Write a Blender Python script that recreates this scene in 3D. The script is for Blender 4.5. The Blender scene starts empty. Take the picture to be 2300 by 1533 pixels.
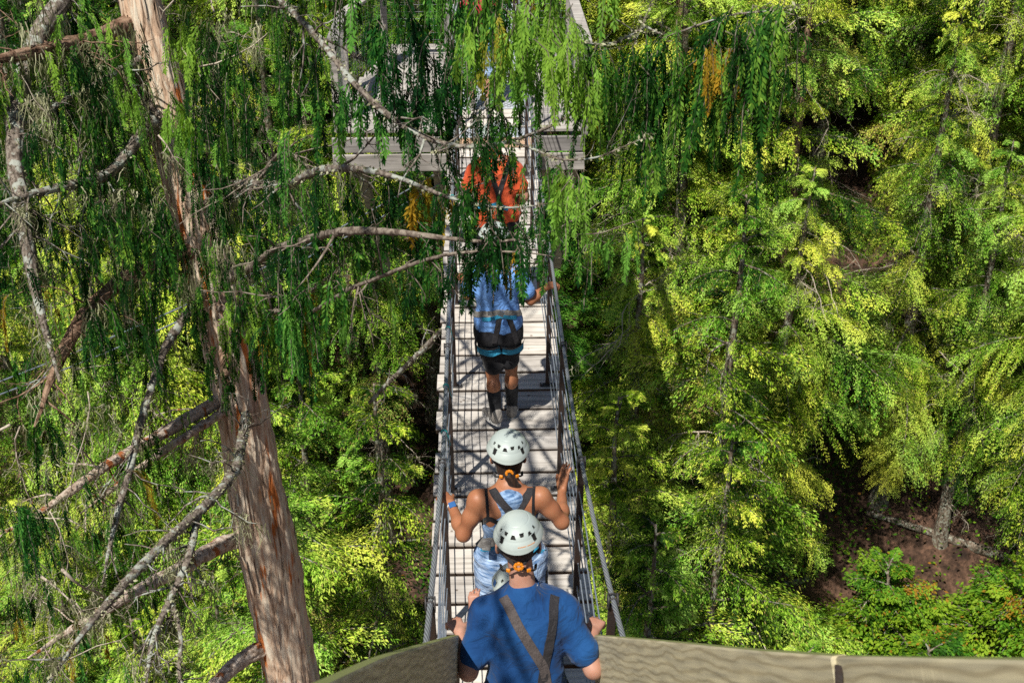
import bpy, bmesh, math, random
import numpy as np
from mathutils import Vector, Matrix, noise
from mathutils.bvhtree import BVHTree

# ------------------------------------------------------------------ basics
SC = bpy.context.scene
COL = SC.collection
R = math.radians
FPX = 2900.0; PITCH = R(27.6); YAW = R(1.66)
CAM = np.array([-0.18, 0.0, 5.29])
FW = np.array([math.sin(YAW)*math.cos(PITCH), math.cos(YAW)*math.cos(PITCH), -math.sin(PITCH)])
RT = np.array([math.cos(YAW), -math.sin(YAW), 0.0])
UP = np.array([math.sin(YAW)*math.sin(PITCH), math.cos(YAW)*math.sin(PITCH), math.cos(PITCH)])
def at(px, py, d):
    """world point seen at photo pixel (px,py) at depth d metres"""
    return CAM + d*(FW + (px-1150)/FPX*RT - (py-766.5)/FPX*UP)
def deck_z(y):
    return 0.006*(y-9.5)**2
def proj(p):
    q = np.asarray(p, float)-CAM
    d = q@FW
    return 1150+FPX*(q@RT)/d, 766.5-FPX*(q@UP)/d, d

def tag(o, label=None, cat=None, group=None, kind=None):
    if label: o['label'] = label
    if cat: o['category'] = cat
    if group: o['group'] = group
    if kind: o['kind'] = kind
    return o
def empty(name, loc=(0,0,0), rz=0.0, parent=None):
    o = bpy.data.objects.new(name, None); COL.objects.link(o)
    o.location = loc; o.rotation_euler = (0, 0, rz); o.empty_display_size = .2
    if parent: o.parent = parent
    return o
def copy_tree(o, parent=None):
    c = o.copy(); COL.objects.link(c); c.parent = parent
    for ch in list(o.children): copy_tree(ch, c)
    return c

def unit(a):
    a = np.asarray(a, float)
    n = np.linalg.norm(a, axis=-1, keepdims=True)
    return a/np.maximum(n, 1e-9)

class MB:
    """collects quads and triangles, builds one mesh object"""
    def __init__(s): s.v=[]; s.q=[]; s.t=[]; s.c=[]; s.n=0; s.mq=[]; s.mt=[]
    def add(s, v, q=None, t=None, c=None, m=0):
        v = np.asarray(v, np.float32).reshape(-1,3)
        s.v.append(v)
        if c is None: c = np.tile(np.array([.5,0,.5,1],np.float32),(len(v),1))
        c = np.asarray(c, np.float32)
        if c.ndim==1: c = np.tile(c,(len(v),1))
        s.c.append(c)
        if q is not None and len(q):
            s.q.append(np.asarray(q,np.int64)+s.n); s.mq.append(np.full(len(q),m,np.int32))
        if t is not None and len(t):
            s.t.append(np.asarray(t,np.int64)+s.n); s.mt.append(np.full(len(t),m,np.int32))
        s.n += len(v)
    def build(s, name, mats, parent=None, smooth=True):
        me = bpy.data.meshes.new(name)
        V = np.concatenate(s.v) if s.v else np.zeros((0,3),np.float32)
        Q = np.concatenate(s.q) if s.q else np.zeros((0,4),np.int64)
        T = np.concatenate(s.t) if s.t else np.zeros((0,3),np.int64)
        me.vertices.add(len(V)); me.vertices.foreach_set('co', V.ravel())
        L = np.concatenate([Q.ravel(), T.ravel()]).astype(np.int32)
        me.loops.add(len(L)); me.loops.foreach_set('vertex_index', L)
        st = np.concatenate([np.arange(len(Q))*4, len(Q)*4+np.arange(len(T))*3]).astype(np.int32)
        me.polygons.add(len(st)); me.polygons.foreach_set('loop_start', st)
        me.polygons.foreach_set('loop_total', np.concatenate([np.full(len(Q),4),np.full(len(T),3)]).astype(np.int32))
        me.polygons.foreach_set('use_smooth', np.full(len(st), smooth, bool))
        mi = np.concatenate(s.mq+s.mt) if (s.mq or s.mt) else np.zeros(0,np.int32)
        me.polygons.foreach_set('material_index', mi.astype(np.int32))
        at_ = me.color_attributes.new('Col','FLOAT_COLOR','POINT')
        if s.c: at_.data.foreach_set('color', np.concatenate(s.c).ravel())
        me.update(calc_edges=True); me.validate()
        for m in (mats if isinstance(mats,(list,tuple)) else [mats]): me.materials.append(m)
        o = bpy.data.objects.new(name, me); COL.objects.link(o)
        if parent: o.parent = parent
        return o

def frames(P):
    P = np.asarray(P,float); T = np.gradient(P,axis=0); T = unit(T)
    ref = np.array([0,0,1.0]) if abs(T[0,2])<.9 else np.array([1.0,0,0])
    A = np.zeros_like(P); a = unit(np.cross(ref,T[0])); 
    for i in range(len(P)):
        a = unit(a - T[i]*(a@T[i])); A[i]=a
    B = np.cross(T,A)
    return T,A,B
def tube(mb, P, rad, sides=6, c=None, m=0, cap=True, rough=0.0, rng=None, flat=1.0):
    P = np.asarray(P,float); n=len(P)
    rad = np.broadcast_to(np.asarray(rad,float),(n,))
    T,A,B = frames(P)
    th = np.linspace(0,2*np.pi,sides,endpoint=False)
    rr = rad[:,None]*np.ones(sides)[None]
    if rough and rng is not None: rr = rr*(1+rough*rng.normal(size=rr.shape))
    V = P[:,None]+rr[...,None]*(np.cos(th)[None,:,None]*A[:,None]+flat*np.sin(th)[None,:,None]*B[:,None])
    V = V.reshape(-1,3)
    i = np.arange(n-1)[:,None]*sides; j=np.arange(sides)[None]; j2=(j+1)%sides
    q = np.stack([i+j,i+j2,i+sides+j2,i+sides+j],-1).reshape(-1,4)
    t=None
    if cap:
        V = np.concatenate([V,P[:1],P[-1:]])
        a=n*sides; k=np.arange(sides); k2=(k+1)%sides
        t=np.concatenate([np.stack([np.full(sides,a),k2,k],-1), np.stack([np.full(sides,a+1),(n-1)*sides+k,(n-1)*sides+k2],-1)])
    mb.add(V,q,t,c,m)
def box(mb, c, s, rot=None, m=0, col=None, bev=0.0):
    """box, centre c, full sizes s, rot 3x3; optional chamfered look through bev"""
    s = np.asarray(s,float)/2
    if bev<=0:
        v = np.array([[x,y,z] for x in(-1,1) for y in(-1,1) for z in(-1,1)],float)*s
        q = [[0,1,3,2],[4,6,7,5],[0,4,5,1],[2,3,7,6],[0,2,6,4],[1,5,7,3]]; t=None
    else:
        v=[];idx={}
        for x in(-1,1):
            for y in(-1,1):
                for z in(-1,1):
                    for ax in range(3):
                        p=np.array([x,y,z],float)*(s-bev); p[ax]=(x,y,z)[ax]*s[ax]
                        idx[(x,y,z,ax)]=len(v); v.append(p)
        v=np.array(v); q=[];t=[]
        for ax in range(3):
            b,d=[k for k in range(3) if k!=ax]
            for sg in(-1,1):
                f=[]
                for (e,g) in((-1,-1),(1,-1),(1,1),(-1,1)):
                    k=[0,0,0];k[ax]=sg;k[b]=e;k[d]=g;f.append(idx[(*k,ax)])
                n=np.cross(v[f[1]]-v[f[0]],v[f[2]]-v[f[0]])
                q.append(f if n[ax]*sg>0 else f[::-1])
        for ax in range(3):
            b,d=[k for k in range(3) if k!=ax]
            for e in(-1,1):
                for g in(-1,1):
                    k0=[0,0,0];k0[ax]=-1;k0[b]=e;k0[d]=g;k1=list(k0);k1[ax]=1
                    f=[idx[(*k0,b)],idx[(*k1,b)],idx[(*k1,d)],idx[(*k0,d)]]
                    n=np.cross(v[f[1]]-v[f[0]],v[f[2]]-v[f[0]]);cc=v[f].mean(0)
                    q.append(f if n@cc>0 else f[::-1])
        for x in(-1,1):
            for y in(-1,1):
                for z in(-1,1):
                    f=[idx[(x,y,z,a)] for a in range(3)]
                    n=np.cross(v[f[1]]-v[f[0]],v[f[2]]-v[f[0]])
                    t.append(f if n@np.array([x,y,z])>0 else f[::-1])
    if rot is not None: v = v@np.asarray(rot,float).T
    mb.add(v+np.asarray(c,float), q, t, col, m)
def beam(mb, p0, p1, w, h, upv=(0,0,1), bev=.003, m=0, col=None):
    """rectangular beam from p0 to p1, width w (sideways), height h"""
    p0=np.asarray(p0,float);p1=np.asarray(p1,float); d=p1-p0; L=np.linalg.norm(d); y=d/L
    x=unit(np.cross(y,np.asarray(upv,float))); z=np.cross(x,y)
    box(mb,(p0+p1)/2,(w,L,h),np.stack([x,y,z],1),m,col,bev)

# ------------------------------------------------------------------ materials
def nmat(name):
    m = bpy.data.materials.new(name); m.use_nodes=True
    nt=m.node_tree; nt.nodes.clear()
    return m, nt, nt.nodes, nt.links
def N(nd,t,**k):
    n=nd.new(t)
    for a,b in k.items():
        if a.startswith('i_'):
            key=a[2:]
            n.inputs[int(key) if key.isdigit() else key.replace('_',' ')].default_value=b
        else: setattr(n,a,b)
    return n
def ramp(nd, stops, interp='LINEAR'):
    r=nd.new('ShaderNodeValToRGB'); r.color_ramp.interpolation=interp
    e=r.color_ramp.elements
    while len(e)<len(stops): e.new(.5)
    for x,(p,c) in zip(e,stops): x.position=p; x.color=(*c,1) if len(c)==3 else c
    return r
def plain(name, col, rough=.6, metal=0.0, var=.12, scale=20., bump=0.0, bscale=60., spec=.5, col2=None):
    m,nt,nd,lk=nmat(name)
    o=N(nd,'ShaderNodeOutputMaterial'); b=N(nd,'ShaderNodeBsdfPrincipled')
    b.inputs['Roughness'].default_value=rough; b.inputs['Metallic'].default_value=metal
    b.inputs['Specular IOR Level'].default_value=spec
    tc=N(nd,'ShaderNodeTexCoord'); no=N(nd,'ShaderNodeTexNoise'); no.inputs['Scale'].default_value=scale; no.inputs['Detail'].default_value=5
    lk.new(tc.outputs['Object'],no.inputs['Vector'])
    c2 = col2 if col2 else tuple(x*(1-var*2) for x in col)
    r=ramp(nd,[(.3,c2),(.7,tuple(min(1,x*(1+var)) for x in col))])
    lk.new(no.outputs['Fac'],r.inputs['Fac']); lk.new(r.outputs['Color'],b.inputs['Base Color'])
    if bump:
        n2=N(nd,'ShaderNodeTexNoise'); n2.inputs['Scale'].default_value=bscale; n2.inputs['Detail'].default_value=4
        lk.new(tc.outputs['Object'],n2.inputs['Vector'])
        bp=N(nd,'ShaderNodeBump'); bp.inputs['Strength'].default_value=bump; bp.inputs['Distance'].default_value=.01
        lk.new(n2.outputs['Fac'],bp.inputs['Height']); lk.new(bp.outputs['Normal'],b.inputs['Normal'])
    lk.new(b.outputs['BSDF'],o.inputs['Surface'])
    return m
def leafmat(name, dark, mid, light, warm=(.42,.20,.02), trans=.38, rough=.55, gain=1.0, cool=(.55,.84,1.1)):
    """Col.r = tone, Col.g = browned/orange amount, Col.b = random"""
    m,nt,nd,lk=nmat(name)
    o=N(nd,'ShaderNodeOutputMaterial'); at_=N(nd,'ShaderNodeAttribute',attribute_name='Col')
    sp=N(nd,'ShaderNodeSeparateColor'); lk.new(at_.outputs['Color'],sp.inputs['Color'])
    oi=N(nd,'ShaderNodeObjectInfo')
    ad=N(nd,'ShaderNodeMath',operation='MULTIPLY_ADD'); ad.inputs[1].default_value=.36; 
    lk.new(oi.outputs['Random'],ad.inputs[0]); 
    sb=N(nd,'ShaderNodeMath',operation='SUBTRACT'); sb.inputs[1].default_value=.18; lk.new(sp.outputs['Red'],sb.inputs[0])
    lk.new(sb.outputs[0],ad.inputs[2])
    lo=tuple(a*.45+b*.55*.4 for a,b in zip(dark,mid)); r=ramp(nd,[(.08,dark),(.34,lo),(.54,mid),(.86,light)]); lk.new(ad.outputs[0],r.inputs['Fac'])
    ge=N(nd,'ShaderNodeNewGeometry'); nz=N(nd,'ShaderNodeTexNoise'); nz.inputs['Scale'].default_value=.55; nz.inputs['Detail'].default_value=2; lk.new(ge.outputs['Position'],nz.inputs['Vector'])
    rz=ramp(nd,[(.42,(0,0,0)),(.62,(1,1,1))]); lk.new(nz.outputs['Fac'],rz.inputs['Fac'])
    cg=N(nd,'ShaderNodeMix',data_type='RGBA',blend_type='MULTIPLY'); cg.inputs[7].default_value=(*cool,1); lk.new(rz.outputs['Color'],cg.inputs[0]); lk.new(r.outputs['Color'],cg.inputs[6])
    mx=N(nd,'ShaderNodeMix',data_type='RGBA'); mx.inputs[7].default_value=(*warm,1)
    lk.new(sp.outputs['Green'],mx.inputs[0]); lk.new(cg.outputs[2],mx.inputs[6])
    b=N(nd,'ShaderNodeBsdfPrincipled'); b.inputs['Roughness'].default_value=rough; b.inputs['Specular IOR Level'].default_value=.10
    lk.new(mx.outputs[2],b.inputs['Base Color'])
    tr=N(nd,'ShaderNodeBsdfTranslucent'); hs=N(nd,'ShaderNodeHueSaturation'); hs.inputs['Saturation'].default_value=1.15; hs.inputs['Value'].default_value=1.35
    lk.new(mx.outputs[2],hs.inputs['Color']); lk.new(hs.outputs['Color'],tr.inputs['Color'])
    ms=N(nd,'ShaderNodeMixShader'); ms.inputs[0].default_value=trans
    lk.new(b.outputs[0],ms.inputs[1]); lk.new(tr.outputs[0],ms.inputs[2]); lk.new(ms.outputs[0],o.inputs['Surface'])
    return m
def barkmat(name, c_dark, c_mid, c_light, streak=None, lichen=None, sx=26., sz=2.2, bump=.9, dist=.03):
    m,nt,nd,lk=nmat(name)
    o=N(nd,'ShaderNodeOutputMaterial'); b=N(nd,'ShaderNodeBsdfPrincipled'); b.inputs['Roughness'].default_value=.9; b.inputs['Specular IOR Level'].default_value=.15
    tc=N(nd,'ShaderNodeTexCoord'); mp=N(nd,'ShaderNodeMapping'); mp.inputs['Scale'].default_value=(sx,sx,sz)
    lk.new(tc.outputs['Object'],mp.inputs['Vector'])
    no=N(nd,'ShaderNodeTexNoise'); no.inputs['Scale'].default_value=1; no.inputs['Detail'].default_value=7; no.inputs['Roughness'].default_value=.65; no.inputs['Distortion'].default_value=.6
    lk.new(mp.outputs[0],no.inputs['Vector'])
    r=ramp(nd,[(.31,c_dark),(.43,c_mid),(.60,c_light)]); lk.new(no.outputs['Fac'],r.inputs['Fac'])
    last=r.outputs['Color']
    if streak:
        mp2=N(nd,'ShaderNodeMapping'); mp2.inputs['Scale'].default_value=(9,9,.8); lk.new(tc.outputs['Object'],mp2.inputs['Vector'])
        n2=N(nd,'ShaderNodeTexNoise'); n2.inputs['Scale'].default_value=1; n2.inputs['Detail'].default_value=3; lk.new(mp2.outputs[0],n2.inputs['Vector'])
        r2=ramp(nd,[(.60,(0,0,0)),(.64,(1,1,1))]); lk.new(n2.outputs['Fac'],r2.inputs['Fac'])
        mx=N(nd,'ShaderNodeMix',data_type='RGBA'); mx.inputs[7].default_value=(*streak,1); lk.new(r2.outputs['Color'],mx.inputs[0]); lk.new(last,mx.inputs[6]); last=mx.outputs[2]
    if lichen:
        n3=N(nd,'ShaderNodeTexNoise'); n3.inputs['Scale'].default_value=14; n3.inputs['Detail'].default_value=5; lk.new(tc.outputs['Object'],n3.inputs['Vector'])
        r3=ramp(nd,[(.52,(0,0,0)),(.58,(1,1,1))]); lk.new(n3.outputs['Fac'],r3.inputs['Fac'])
        mx=N(nd,'ShaderNodeMix',data_type='RGBA'); mx.inputs[7].default_value=(*lichen,1); lk.new(r3.outputs['Color'],mx.inputs[0]); lk.new(last,mx.inputs[6]); last=mx.outputs[2]
    lk.new(last,b.inputs['Base Color'])
    bp=N(nd,'ShaderNodeBump'); bp.inputs['Strength'].default_value=bump; bp.inputs['Distance'].default_value=dist
    lk.new(no.outputs['Fac'],bp.inputs['Height']); lk.new(bp.outputs['Normal'],b.inputs['Normal'])
    lk.new(b.outputs['BSDF'],o.inputs['Surface'])
    return m

M={}
M['hemlock']=leafmat('hemlock_needles',(.015,.05,.006),(.29,.50,.022),(.90,.94,.12),warm=(.40,.28,.10),trans=.16)
M['fir']=leafmat('fir_needles',(.02,.09,.016),(.12,.34,.03),(.34,.60,.06),trans=.25,warm=(.25,.2,.05))
M['cedar']=leafmat('cedar_scales',(.012,.05,.012),(.045,.17,.02),(.33,.56,.07),trans=.30,warm=(.55,.33,.03))
M['shrub']=leafmat('shrub_leaves',(.06,.15,.015),(.15,.33,.02),(.36,.52,.04),warm=(.5,.2,.03))
M['bark']=barkmat('grey_bark',(.03,.022,.016),(.12,.09,.065),(.30,.24,.18),lichen=(.34,.34,.27),sx=14,sz=3)
M['redbark']=barkmat('red_bark',(.04,.022,.014),(.19,.11,.07),(.42,.28,.19),sx=18,sz=1.5)
M['cedarbark']=barkmat('stringy_cedar_bark',(.035,.018,.010),(.78,.53,.36),(.95,.83,.65),streak=(.70,.22,.06),sx=22,sz=2.4,bump=1.0,dist=.02)
M['paletwig']=barkmat('pale_dead_twig',(.12,.09,.06),(.42,.35,.27),(.70,.61,.49),sx=30,sz=30,bump=.3,dist=.003)
M['limbbark']=barkmat('stringy_limb_bark',(.04,.025,.018),(.42,.31,.23),(.76,.64,.53),streak=(.42,.14,.05),sx=24,sz=24,bump=1.0,dist=.015)
M['twig']=barkmat('dead_twig_wood',(.04,.03,.024),(.15,.115,.09),(.34,.29,.23),sx=30,sz=30,bump=.3,dist=.003)
M['lichenbark']=barkmat('lichen_covered_bark',(.03,.024,.02),(.12,.095,.075),(.32,.27,.22),lichen=(.42,.44,.38),sx=40,sz=20,bump=.8,dist=.01)
M['beard']=leafmat('beard_lichen',(.16,.17,.08),(.38,.39,.21),(.66,.65,.43),trans=.3,rough=.8,cool=(1,1,1))

# ------------------------------------------------------------------ light, sky, camera
SUN_DIR = unit(np.array([.33,.56,-1.0]))          # direction the light travels
elev = math.asin(-SUN_DIR[2]); az = math.atan2(-SUN_DIR[0],-SUN_DIR[1])
w = bpy.data.worlds.new("World"); SC.world=w; w.use_nodes=True
wn=w.node_tree.nodes; wl=w.node_tree.links
sky=wn.new('ShaderNodeTexSky'); sky.sky_type='NISHITA'; sky.sun_disc=False
sky.sun_elevation=elev; sky.sun_rotation=az
bg=wn['Background']; bg.inputs['Strength'].default_value=.05
wl.new(sky.outputs['Color'],bg.inputs['Color'])
sd=bpy.data.lights.new('sun','SUN'); sd.energy=5.0; sd.angle=R(.53); sd.color=(1,.955,.88)
so=bpy.data.objects.new('sun',sd); COL.objects.link(so)
so.rotation_euler=Vector(SUN_DIR).to_track_quat('-Z','Y').to_euler(); so.location=(-8,-12,25)
cd=bpy.data.cameras.new('camera'); cam=bpy.data.objects.new('camera',cd); COL.objects.link(cam)
cd.sensor_width=36; cd.lens=36*FPX/2300; cd.clip_start=.05; cd.clip_end=3000
cam.matrix_world=Matrix(((RT[0],UP[0],-FW[0],CAM[0]),(RT[1],UP[1],-FW[1],CAM[1]),(RT[2],UP[2],-FW[2],CAM[2]),(0,0,0,1)))
cd.dof.use_dof=True; cd.dof.focus_distance=9.5; cd.dof.aperture_fstop=8.0
SC.camera=cam
SC.view_settings.view_transform='Standard'; SC.view_settings.look='None'; SC.view_settings.exposure=0
SC.render.engine='CYCLES'
SC.cycles.max_bounces=6; SC.cycles.diffuse_bounces=1; SC.cycles.transmission_bounces=3; SC.cycles.transparent_max_bounces=4
SC.cycles.sample_clamp_indirect=5
SC.cycles.use_denoising=False
# ------------------------------------------------------------------ ground
def ground_z(x,y):
    x=np.asarray(x,float); y=np.asarray(y,float)
    z = np.where(y<20, -15.1+.22*(y-20), np.where(y<60, -15.1+.6*(y-20), 8.9+30*(1-np.exp(-(y-60)/70))))
    z = z + .04*x*np.exp(-np.abs(x)/60) + .5*np.sin(x*.31+1)*np.cos(y*.27)+.25*np.sin(x*.9+y*.7)
    return z
g=MB()
xs=np.concatenate([np.linspace(-500,-45,14),np.linspace(-40,40,161),np.linspace(45,500,14)])
ys=np.concatenate([np.linspace(-400,-12,12),np.linspace(-8,75,167),np.linspace(80,700,24)])
X,Y=np.meshgrid(xs,ys); rg=np.random.default_rng(2)
Z=ground_z(X,Y)+rg.normal(size=X.shape)*.06
nx=len(xs); i,j=np.meshgrid(np.arange(len(ys)-1),np.arange(nx-1),indexing='ij'); a=(i*nx+j).ravel()
g.add(np.stack([X,Y,Z],-1).reshape(-1,3),np.stack([a,a+1,a+nx+1,a+nx],-1))
def groundmat():
    m,nt,nd,lk=nmat('forest_floor')
    o=N(nd,'ShaderNodeOutputMaterial'); b=N(nd,'ShaderNodeBsdfPrincipled'); b.inputs['Roughness'].default_value=.95
    tc=N(nd,'ShaderNodeTexCoord')
    n1=N(nd,'ShaderNodeTexNoise'); n1.inputs['Scale'].default_value=1.2; n1.inputs['Detail'].default_value=9; n1.inputs['Roughness'].default_value=.7
    n2=N(nd,'ShaderNodeTexNoise'); n2.inputs['Scale'].default_value=9; n2.inputs['Detail'].default_value=6
    lk.new(tc.outputs['Object'],n1.inputs['Vector']); lk.new(tc.outputs['Object'],n2.inputs['Vector'])
    r=ramp(nd,[(.3,(.02,.011,.007)),(.46,(.075,.04,.024)),(.60,(.22,.12,.075)),(.72,(.07,.07,.015))]); lk.new(n1.outputs['Fac'],r.inputs['Fac'])
    r2=ramp(nd,[(.35,(.35,.35,.35)),(.65,(1.3,1.3,1.3))]); lk.new(n2.outputs['Fac'],r2.inputs['Fac'])
    mx=N(nd,'ShaderNodeMix',data_type='RGBA',blend_type='MULTIPLY'); mx.inputs[0].default_value=.8
    lk.new(r.outputs['Color'],mx.inputs[6]); lk.new(r2.outputs['Color'],mx.inputs[7]); lk.new(mx.outputs[2],b.inputs['Base Color'])
    bp=N(nd,'ShaderNodeBump'); bp.inputs['Strength'].default_value=1; bp.inputs['Distance'].default_value=.15
    lk.new(n2.outputs['Fac'],bp.inputs['Height']); lk.new(bp.outputs['Normal'],b.inputs['Normal'])
    lk.new(b.outputs[0],o.inputs['Surface']); return m
tag(g.build('ground',groundmat()),kind='structure')

# ------------------------------------------------------------------ foliage generators
def leaves(mb, P, D, Nn, Ln, W, C, m=0):
    """one rhombic leaf per row: base P, direction D, normal Nn, length, width, colour"""
    P=np.asarray(P);D=unit(D);S=unit(np.cross(Nn,D)); n=len(P)
    Ln=np.broadcast_to(Ln,(n,))[:,None]; W=np.broadcast_to(W,(n,))[:,None]
    a=P; b=P+D*Ln*.45+S*W*.5; c=P+D*Ln; d=P+D*Ln*.45-S*W*.5
    V=np.stack([a,b,c,d],1).reshape(-1,3); q=np.arange(4*n).reshape(n,4)
    mb.add(V,q,None,np.repeat(np.asarray(C,np.float32),4,0),m)
def rotz(v,a):
    c,s=np.cos(a),np.sin(a); x=v[...,0]*c-v[...,1]*s; y=v[...,0]*s+v[...,1]*c
    return np.stack([x,y,v[...,2]],-1)

def make_bough(rng, L, leaf=.055, step=.05, droop=.55, lift=.15, hang=.3, dens=1.0, wid=.5):
    """arrays of leaves and twig lines of a flat drooping conifer bough along +x"""
    n2=max(6,int(L/.055)); LP=[];LD=[];LN=[];LC=[];LS=[]; tw=[]
    tt=np.linspace(0,1,9); bend=rng.normal()*.12
    main=np.stack([L*tt*(1-.12*tt*droop),L*bend*tt**2,L*(lift*tt-droop*tt**2)],-1)
    tw.append((main,.012*L+.004,.004))
    mt=lambda t: np.array([np.interp(t,tt,main[:,k]) for k in range(3)])
    for i in range(n2):
        t=.12+.88*(i+rng.random())/n2; s=1 if i%2 else -1
        b0=mt(t); l2=L*wid*(math.sin(math.pi*min(1,.18+t*.82))**.7+.10)*rng.uniform(.55,1.1)
        if l2<.08: l2=.08
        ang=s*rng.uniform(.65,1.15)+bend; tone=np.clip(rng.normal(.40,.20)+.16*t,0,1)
        hg=hang*rng.uniform(.2,2.2); k=max(3,int(l2/step)); u=(np.arange(k)+.5)/k
        d0=np.array([math.cos(ang),math.sin(ang),0]); slope=lift-2*droop*t
        cur=b0+u[:,None]*l2*d0*(1-.25*u[:,None]*hg)+np.stack([0*u,0*u,l2*(.35*slope*u-hg*u**2)+.0*u],-1)
        tw.append((cur[[0,k//2,-1]],.004,.002))
        tg=np.gradient(cur,axis=0) if k>1 else np.tile(d0,(k,1)); tg=unit(tg)
        side=unit(np.cross(tg,[0,0,1.0])); nrm=np.cross(side,tg)
        m_=max(1,int(round(9*dens)))
        for q in range(m_):
            sg=1 if q%2 else -1
            dr=tg+side*sg*rng.uniform(.25,.9,(k,1))+nrm*rng.normal(0,.16,(k,1))-np.array([0,0,1.])*rng.uniform(0,.6,(k,1))*hang
            off=(side*rng.normal(0,.95,(k,1))*(1.15-.6*u[:,None])+nrm*rng.normal(0,.9,(k,1)))*.05+tg*rng.uniform(-.5,.5,(k,1))*step
            LP.append(cur+off); LD.append(dr); LN.append(nrm+np.array([-.12,-.2,.5])+rng.normal(0,.30,(k,3)))
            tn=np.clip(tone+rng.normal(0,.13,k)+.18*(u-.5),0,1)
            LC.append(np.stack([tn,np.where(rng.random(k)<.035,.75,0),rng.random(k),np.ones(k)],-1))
            LS.append(leaf*rng.uniform(.6,1.3,k))
    return [np.concatenate(x) for x in (LP,LD,LN,LC)]+[np.concatenate(LS)],tw

def xform(V, ang, pit, loc, sc=1.0):
    c,s=math.cos(pit),math.sin(pit)
    x=V[...,0]*c-V[...,2]*s; z=V[...,0]*s+V[...,2]*c
    W=np.stack([x,V[...,1],z],-1)*sc
    return rotz(W,ang)+np.asarray(loc)
def xrot(V,ang,pit):
    return xform(V,ang,pit,(0,0,0))

def wisps(mb, rng, anchors, lmin=.15, lmax=.6, per=10, w=.006, spread=.05):
    """beard lichen: thin hanging tapering threads"""
    V=[];C=[]
    for p in anchors:
        l0=rng.uniform(lmin,lmax); tone=rng.uniform(.2,.9)
        for k in range(per):
            n=6; l=l0*rng.uniform(.4,1); q=np.asarray(p)+rng.normal(0,spread,3)*[1,1,.3]
            u=np.linspace(0,1,n)[:,None]; wob=np.cumsum(rng.normal(0,.012+.02*l,(n,3)),0)*[1,1,.2]
            c=q+wob-np.array([0,0,1.])*u*l; a=rng.uniform(0,math.pi)
            s=np.array([math.cos(a),math.sin(a),0])*w*(1.15-u)*rng.uniform(.6,1.6)
            V.append(np.stack([c-s,c+s],1).reshape(-1,3)); C.append(np.tile([np.clip(tone+rng.normal(0,.1),0,1),0,.5,1],(2*n,1)))
    if not V: return
    V=np.array(V); n=V.shape[1]//2; k=np.arange(n-1)*2
    q0=np.stack([k,k+1,k+3,k+2],-1); Q=(q0[None]+np.arange(len(V))[:,None,None]*2*n).reshape(-1,4)
    mb.add(V.reshape(-1,3),Q,None,np.array(C).reshape(-1,4))

def dead_branch(mb, rng, p, d, L, r, depth=2, wig=.18, lic=None):
    n=max(4,int(L/.12)); P=[np.asarray(p,float)]; d=unit(d)
    for i in range(n):
        d=unit(d+rng.normal(0,wig,3)-np.array([0,0,.05])); P.append(P[-1]+d*L/n)
    P=np.array(P); tube(mb,P,np.linspace(r,r*.3,n+1),5 if r>.01 else 3,rough=.12,rng=rng)
    if lic is not None: lic.extend(P[::2])
    if depth>0:
        for k in range(int(2+L*3.2)):
            j=rng.integers(1,n); dd=unit(P[j]-P[j-1]); s=unit(np.cross(dd,rng.normal(size=3)))
            dead_branch(mb,rng,P[j],dd*rng.uniform(.2,.9)+s+[0,0,-.2],L*rng.uniform(.2,.5),r*.5*(1-j/n*.4),depth-1,wig,lic)

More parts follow.
